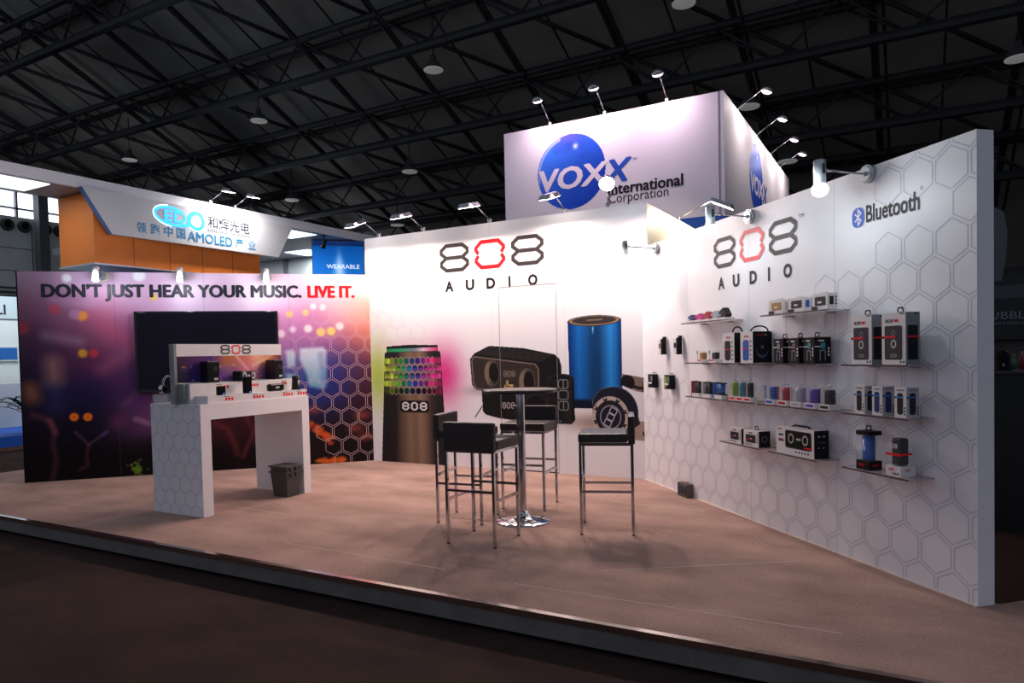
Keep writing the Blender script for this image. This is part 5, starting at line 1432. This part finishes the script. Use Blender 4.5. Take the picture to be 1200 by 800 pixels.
# ------------------------------------------------------------------ dark neighbour at the right edge
t = thing('dark_kiosk', 'dark drinks kiosk with dim lettering at the right edge behind the product wall', 'kiosk', (.45, 7.0, FLOOR_Z))
DK = mat('kiosk_black', (14, 14, 16), .5); DK2 = mat('kiosk_grey', (74, 78, 84), .4)
mb = MB(); mb.box(0, 3.4, 0, 1.6, 0, 1.14 + zo); mb.build('counter', DK, t)
mb = MB(); mb.box(-.02, 3.42, -.03, 1.6, 1.141 + zo, 1.165 + zo); mb.build('counter_edge', mat('kiosk_edge', (40, 42, 46), .3), t)
mb = MB(); mb.box(0, 3.4, .7, 1.6, 1.166 + zo, 1.419 + zo); mb.build('shelf_back', DK, t)
mb = MB(); mb.box(0, 3.4, 0, 1.6, 1.42 + zo, 1.755 + zo); mb.build('fascia', DK, t)
text('BUBBLE LAB', -.045 + .10, 1.585 + zo, .56, .06, mat('dim_white_letters', (120, 122, 126), .5), t, y=-.003)
text('explore bubble everything', .12, 1.535 + zo, .34, .03, MATS['dim_white_letters'], t, y=-.003)
mb = MB(); mb.box(0, 3.4, .02, 1.6, 1.756 + zo, 1.86 + zo); mb.build('mesh_band', mat('kiosk_mesh', (64, 66, 68), .6, noise=.5, nscale=160), t)
mb = MB(); mb.prism([(0, 1.92 + zo), (.205, 1.90 + zo), (.235, 2.1 + zo), (.245, 2.3 + zo), (.22, 2.47 + zo), (.15, 2.52 + zo), (0, 2.54 + zo)], .1, .9); mb.build('rounded_sign', DK2, t)
mb = MB(); mb.box(0, 3.4, .05, 1.6, 1.861 + zo, 1.90 + zo); mb.build('roof_edge', DK, t)
mb = MB(); mb.box(.03, 3.3, .30, .33, 1.405 + zo, 1.4195 + zo); mb.build('added_strip', mat('added_strip_grey', (40, 42, 44), .5), t)  # added grey strip to go with the fill light, gives no light
light('AREA', 'added_shelf_fill', (.5, .3, 1.40 + zo), (0, .1, -1), .6, (.9, .95, 1), t, .6, .05)  # added fill to brighten the bottles, no real lamp here
rs = random.Random(9)
g = 'small bottles on the dark kiosk'
kx = .47
names = ['red', 'blue', 'white', 'yellow', 'pink', 'green']
cols = [(140, 40, 50), (50, 80, 140), (150, 150, 150), (150, 130, 60), (140, 70, 110), (60, 110, 80)]
for k in range(9):
    x = .475 + k * .055 + rs.uniform(-.006, .006); q = k % 6
    tt = thing('bottle', 'small %s bottle on the dark kiosk shelf, %s from the wall end' % (names[q], ['first', 'second', 'third', 'fourth', 'fifth', 'sixth', 'seventh', 'eighth', 'ninth'][k]), 'bottle', (x, 7.20 + rs.uniform(0, .05), 1.166), 0, g)
    mb = MB(); hh = rs.uniform(.12, .17); mb.lathe([(0, 0), (.021, 0), (.021, hh * .6), (.009, hh * .78), (.009, hh * .9), (0, hh * .9)], n=12); mb.build('bottle_body', mat('bottle_' + names[q], cols[q], .4), tt)
    mb = MB(); mb.cyl((0, 0, hh * .9), (0, 0, hh), .011, n=10); mb.build('cap', GREYP, tt)
t = thing('drinks_dispenser', 'black domed dispenser standing on the dark kiosk counter beside the product wall', 'dispenser', (.655, 7.06, 1.166))
mb = MB(); mb.lathe([(0, 0), (.060, 0), (.060, .012), (.054, .020), (.054, .10), (.046, .135), (.028, .158), (0, .165)], n=28); mb.build('body', BLACKM, t)
mb = MB(); mb.cyl((0, -.054, .05), (0, -.085, .05), .008, n=10); mb.cyl((0, -.082, .05), (0, -.082, .03), .007, n=10); mb.build('tap', GREYP, t)

# ------------------------------------------------------------------ hall: far wall, windows, roof, lamps
HX = -24
HW = mat('hall_wall_panel', (222, 226, 220), .7, noise=.06, nscale=1)
mb = MB(); mb.box(HX - .3, HX, -6, 40, FLOOR_Z, 5.98); mb.box(HX - .3, HX, -6, 40, 6.75, 7.3)
o = mb.build('wall_far', HW); o['kind'] = 'structure'
mb = MB()
for z in (3.6, 4.3, 5.0):
    mb.box(HX, HX + .01, -6, 40, z, z + .02)
for k in range(30):
    mb.box(HX, HX + .01, -6 + k * 1.5, -5.98 + k * 1.5, FLOOR_Z, 5.65)
mb.build('panel_joint', DARKG, o)
WIN = mat('bright_window', (235, 240, 255), .4, emit=2.6)
mb = MB(); mb.box(HX - .2, HX - .15, -6, 40, 5.98, 6.75); wn = mb.build('window_1', WIN); wn['kind'] = 'structure'
mb = MB(); mb.box(HX - .15, HX - .02, -6, 40, 6.22, 6.27)
for k in range(24):
    mb.box(HX - .15, HX - .02, -6 + k * 2.2, -5.94 + k * 2.2, 5.98, 6.75)
mb.build('window_frame', GREYP, wn)
t = thing('steel_column', 'grey steel column in front of the bright hall windows at the left', 'column', (HX + .6, 12.0, FLOOR_Z))
mb = MB(); mb.box(-.16, .16, -.14, .14, .04, 7.4); mb.build('shaft', mat('column_grey', (96, 98, 100), .5, noise=.05, nscale=2), t)
mb = MB(); mb.box(-.36, .36, -.34, .34, 0, .039); mb.build('base_plate', DARKG, t)
g = 'round air nozzles on the hall wall'
for y, lab in ((11.31, 'round air nozzle on the hall wall, furthest left'), (11.79, 'round air nozzle on the hall wall just left of the column'), (12.40, 'round air nozzle on the hall wall just right of the column'), (12.83, 'round air nozzle on the hall wall beside the orange box')):
    t = thing('air_nozzle', lab, 'air nozzle', (HX, y, 5.70), R90, g)
    Mx = Matrix.Rotation(math.radians(90), 4, 'X')
    mb = MB(); mb.lathe([(.19, 0), (.19, .05), (.16, .14), (.12, .15), (.10, .06), (0, .05)], n=24, M=Mx); mb.build('outer_ring', DARKG, t)
    mb = MB(); mb.lathe([(0, .051), (.07, .06), (.07, .13), (0, .15)], n=20, M=Mx); mb.build('core', BLACKM, t)
    del Mx
mb = MB(); mb.box(-60, 30, 34, 34.3, FLOOR_Z, 14); mb.box(-60.3, -60, -6, 34, FLOOR_Z, 18)
o = mb.build('wall_hall_back', mat('hall_dark', (40, 42, 46), .8)); o['kind'] = 'structure'
mb = MB()
for k in range(26):
    mb.box(HX + .02, HX + .06, -6, 40, .5 + k * .13, .56 + k * .13)
mb.build('shutter_slats', mat('shutter_grey', (86, 90, 92), .6), bpy.data.objects['wall_far'])

# roof: sloping deck carried by trusses
RZ0, RY0, RK = 11.6, 16.0, .46
def roof_z(y): return RZ0 - RK * (y - RY0)
mb = MB()
v = [mb.bm.verts.new(q) for q in ((-60, 2, roof_z(2) + .5), (30, 2, roof_z(2) + .5), (30, 33, roof_z(33) + .5), (-60, 33, roof_z(33) + .5))]
mb.bm.faces.new(v)
for k in range(120):
    x = -60 + k * .75
    mb.box(x, x + .05, 2.1, 2.2, 0, .01) if False else None
roof = mb.build('ceiling', mat('roof_deck', (160, 157, 147), .9, noise=.15, nscale=.8)); roof['kind'] = 'structure'
STL = mat('dark_steel', (40, 40, 42), .6, noise=.1, nscale=2)
YB = [9.0, 13.2, 16.6, 19.6, 22.4, 25.2]
for j, y in enumerate(YB):
    mb = MB(); z = roof_z(y); h = 1.1
    for (dy, dz) in ((-.35, 0), (.35, 0), (0, -h)):
        mb.cyl((-59, y + dy, z + dz), (16, y + dy, z + dz), .11 if dz == 0 else .15, n=8, smooth=False)
    for k in range(25):
        x = -58.5 + k * 3.0
        mb.cyl((x, y - .35, z), (x + 1.5, y, z - h), .035, n=6); mb.cyl((x + 1.5, y, z - h), (x + 3.0, y - .35, z), .035, n=6)
        mb.cyl((x, y + .35, z), (x + 1.5, y, z - h), .035, n=6); mb.cyl((x, y - .35, z), (x, y + .35, z), .03, n=6)
    mb.build('roof_truss', STL, roof)
for i in range(23):
    x = -58.4 + i * 3.2
    mb = MB()
    mb.cyl((x, 6, roof_z(6)), (x, 30, roof_z(30)), .10, n=8, smooth=False)
    mb.cyl((x + .25, 6, roof_z(6) - .25), (x + .25, 30, roof_z(30) - .25), .04, n=6)
    mb.build('rafter', STL, roof)
mb = MB()
for j in range(len(YB) - 1):
    for i in range(22):
        x = -58.4 + i * 3.2
        mb.cyl((x, YB[j], roof_z(YB[j])), (x + 3.2, YB[j + 1], roof_z(YB[j + 1])), .07, n=6)
        mb.cyl((x + 1.6, YB[j], roof_z(YB[j]) + .1), (x + 1.6, YB[j + 1], roof_z(YB[j + 1]) + .1), .03, n=6)
mb.build('bracing', STL, roof)

LAMPDIM = mat('dim_lamp_disc', (190, 190, 188), .6, emit=.22)  # weak emission lifts the hall lamp discs to a pale glow
g = 'round high bay lamps under the hall roof'
DIRS = [(-0.963, 0.615, 0.287, 'dim round hall lamp above the left end of the sign board canopy'), (-0.803, 0.707, 0.338, 'dim round hall lamp above the neighbouring canopy'), (-0.587, 0.831, 0.404, 'dim round hall lamp high up left of the globe tower'), (-0.278, 1.009, 0.49, 'round hall lamp at the top edge above the globe tower'), (-0.617, 0.809, 0.261, 'dim round hall lamp low above the middle wall'), (-0.763, 0.726, 0.225, 'dim round hall lamp low above the blue poster'), (-0.198, 1.05, 0.342, 'dim round hall lamp beside the right side of the globe tower'), (-0.151, 1.073, 0.263, 'dim round hall lamp behind the tower side floodlights'), (0.134, 1.24, 0.401, 'round hall lamp at the right edge of the roof'), (-0.633, 0.798, 0.186, 'faint round hall lamp just above the left arm floodlights')]
for dx, dy, dz, lab in DIRS:
    # where the line of sight meets a plane 1.6 m below the roof trusses
    k = (RZ0 - 1.7 + RK * RY0 - CAM_H) / (dz + RK * dy)
    P_ = Vector((dx, dy, dz)) * k + Vector((0, 0, CAM_H))
    zt = roof_z(P_.y) - P_.z
    t = thing('high_bay_lamp', lab, 'ceiling lamp', P_, 0, g)
    mb = MB(); mb.lathe([(0, 0), (.27, 0), (.28, .02), (.26, .04), (0, .05)], n=28); mb.build('cover_glass', LAMPDIM, t)
    mb = MB(); mb.lathe([(.285, .03), (.22, .16), (.10, .26), (.08, .42), (0, .42)], n=24); mb.build('reflector', mat('lamp_grey', (70, 72, 74), .5), t)
    mb = MB(); mb.cyl((0, 0, .42), (0, 0, zt - .05), .02, n=8); mb.build('suspension_rod', STL, t)
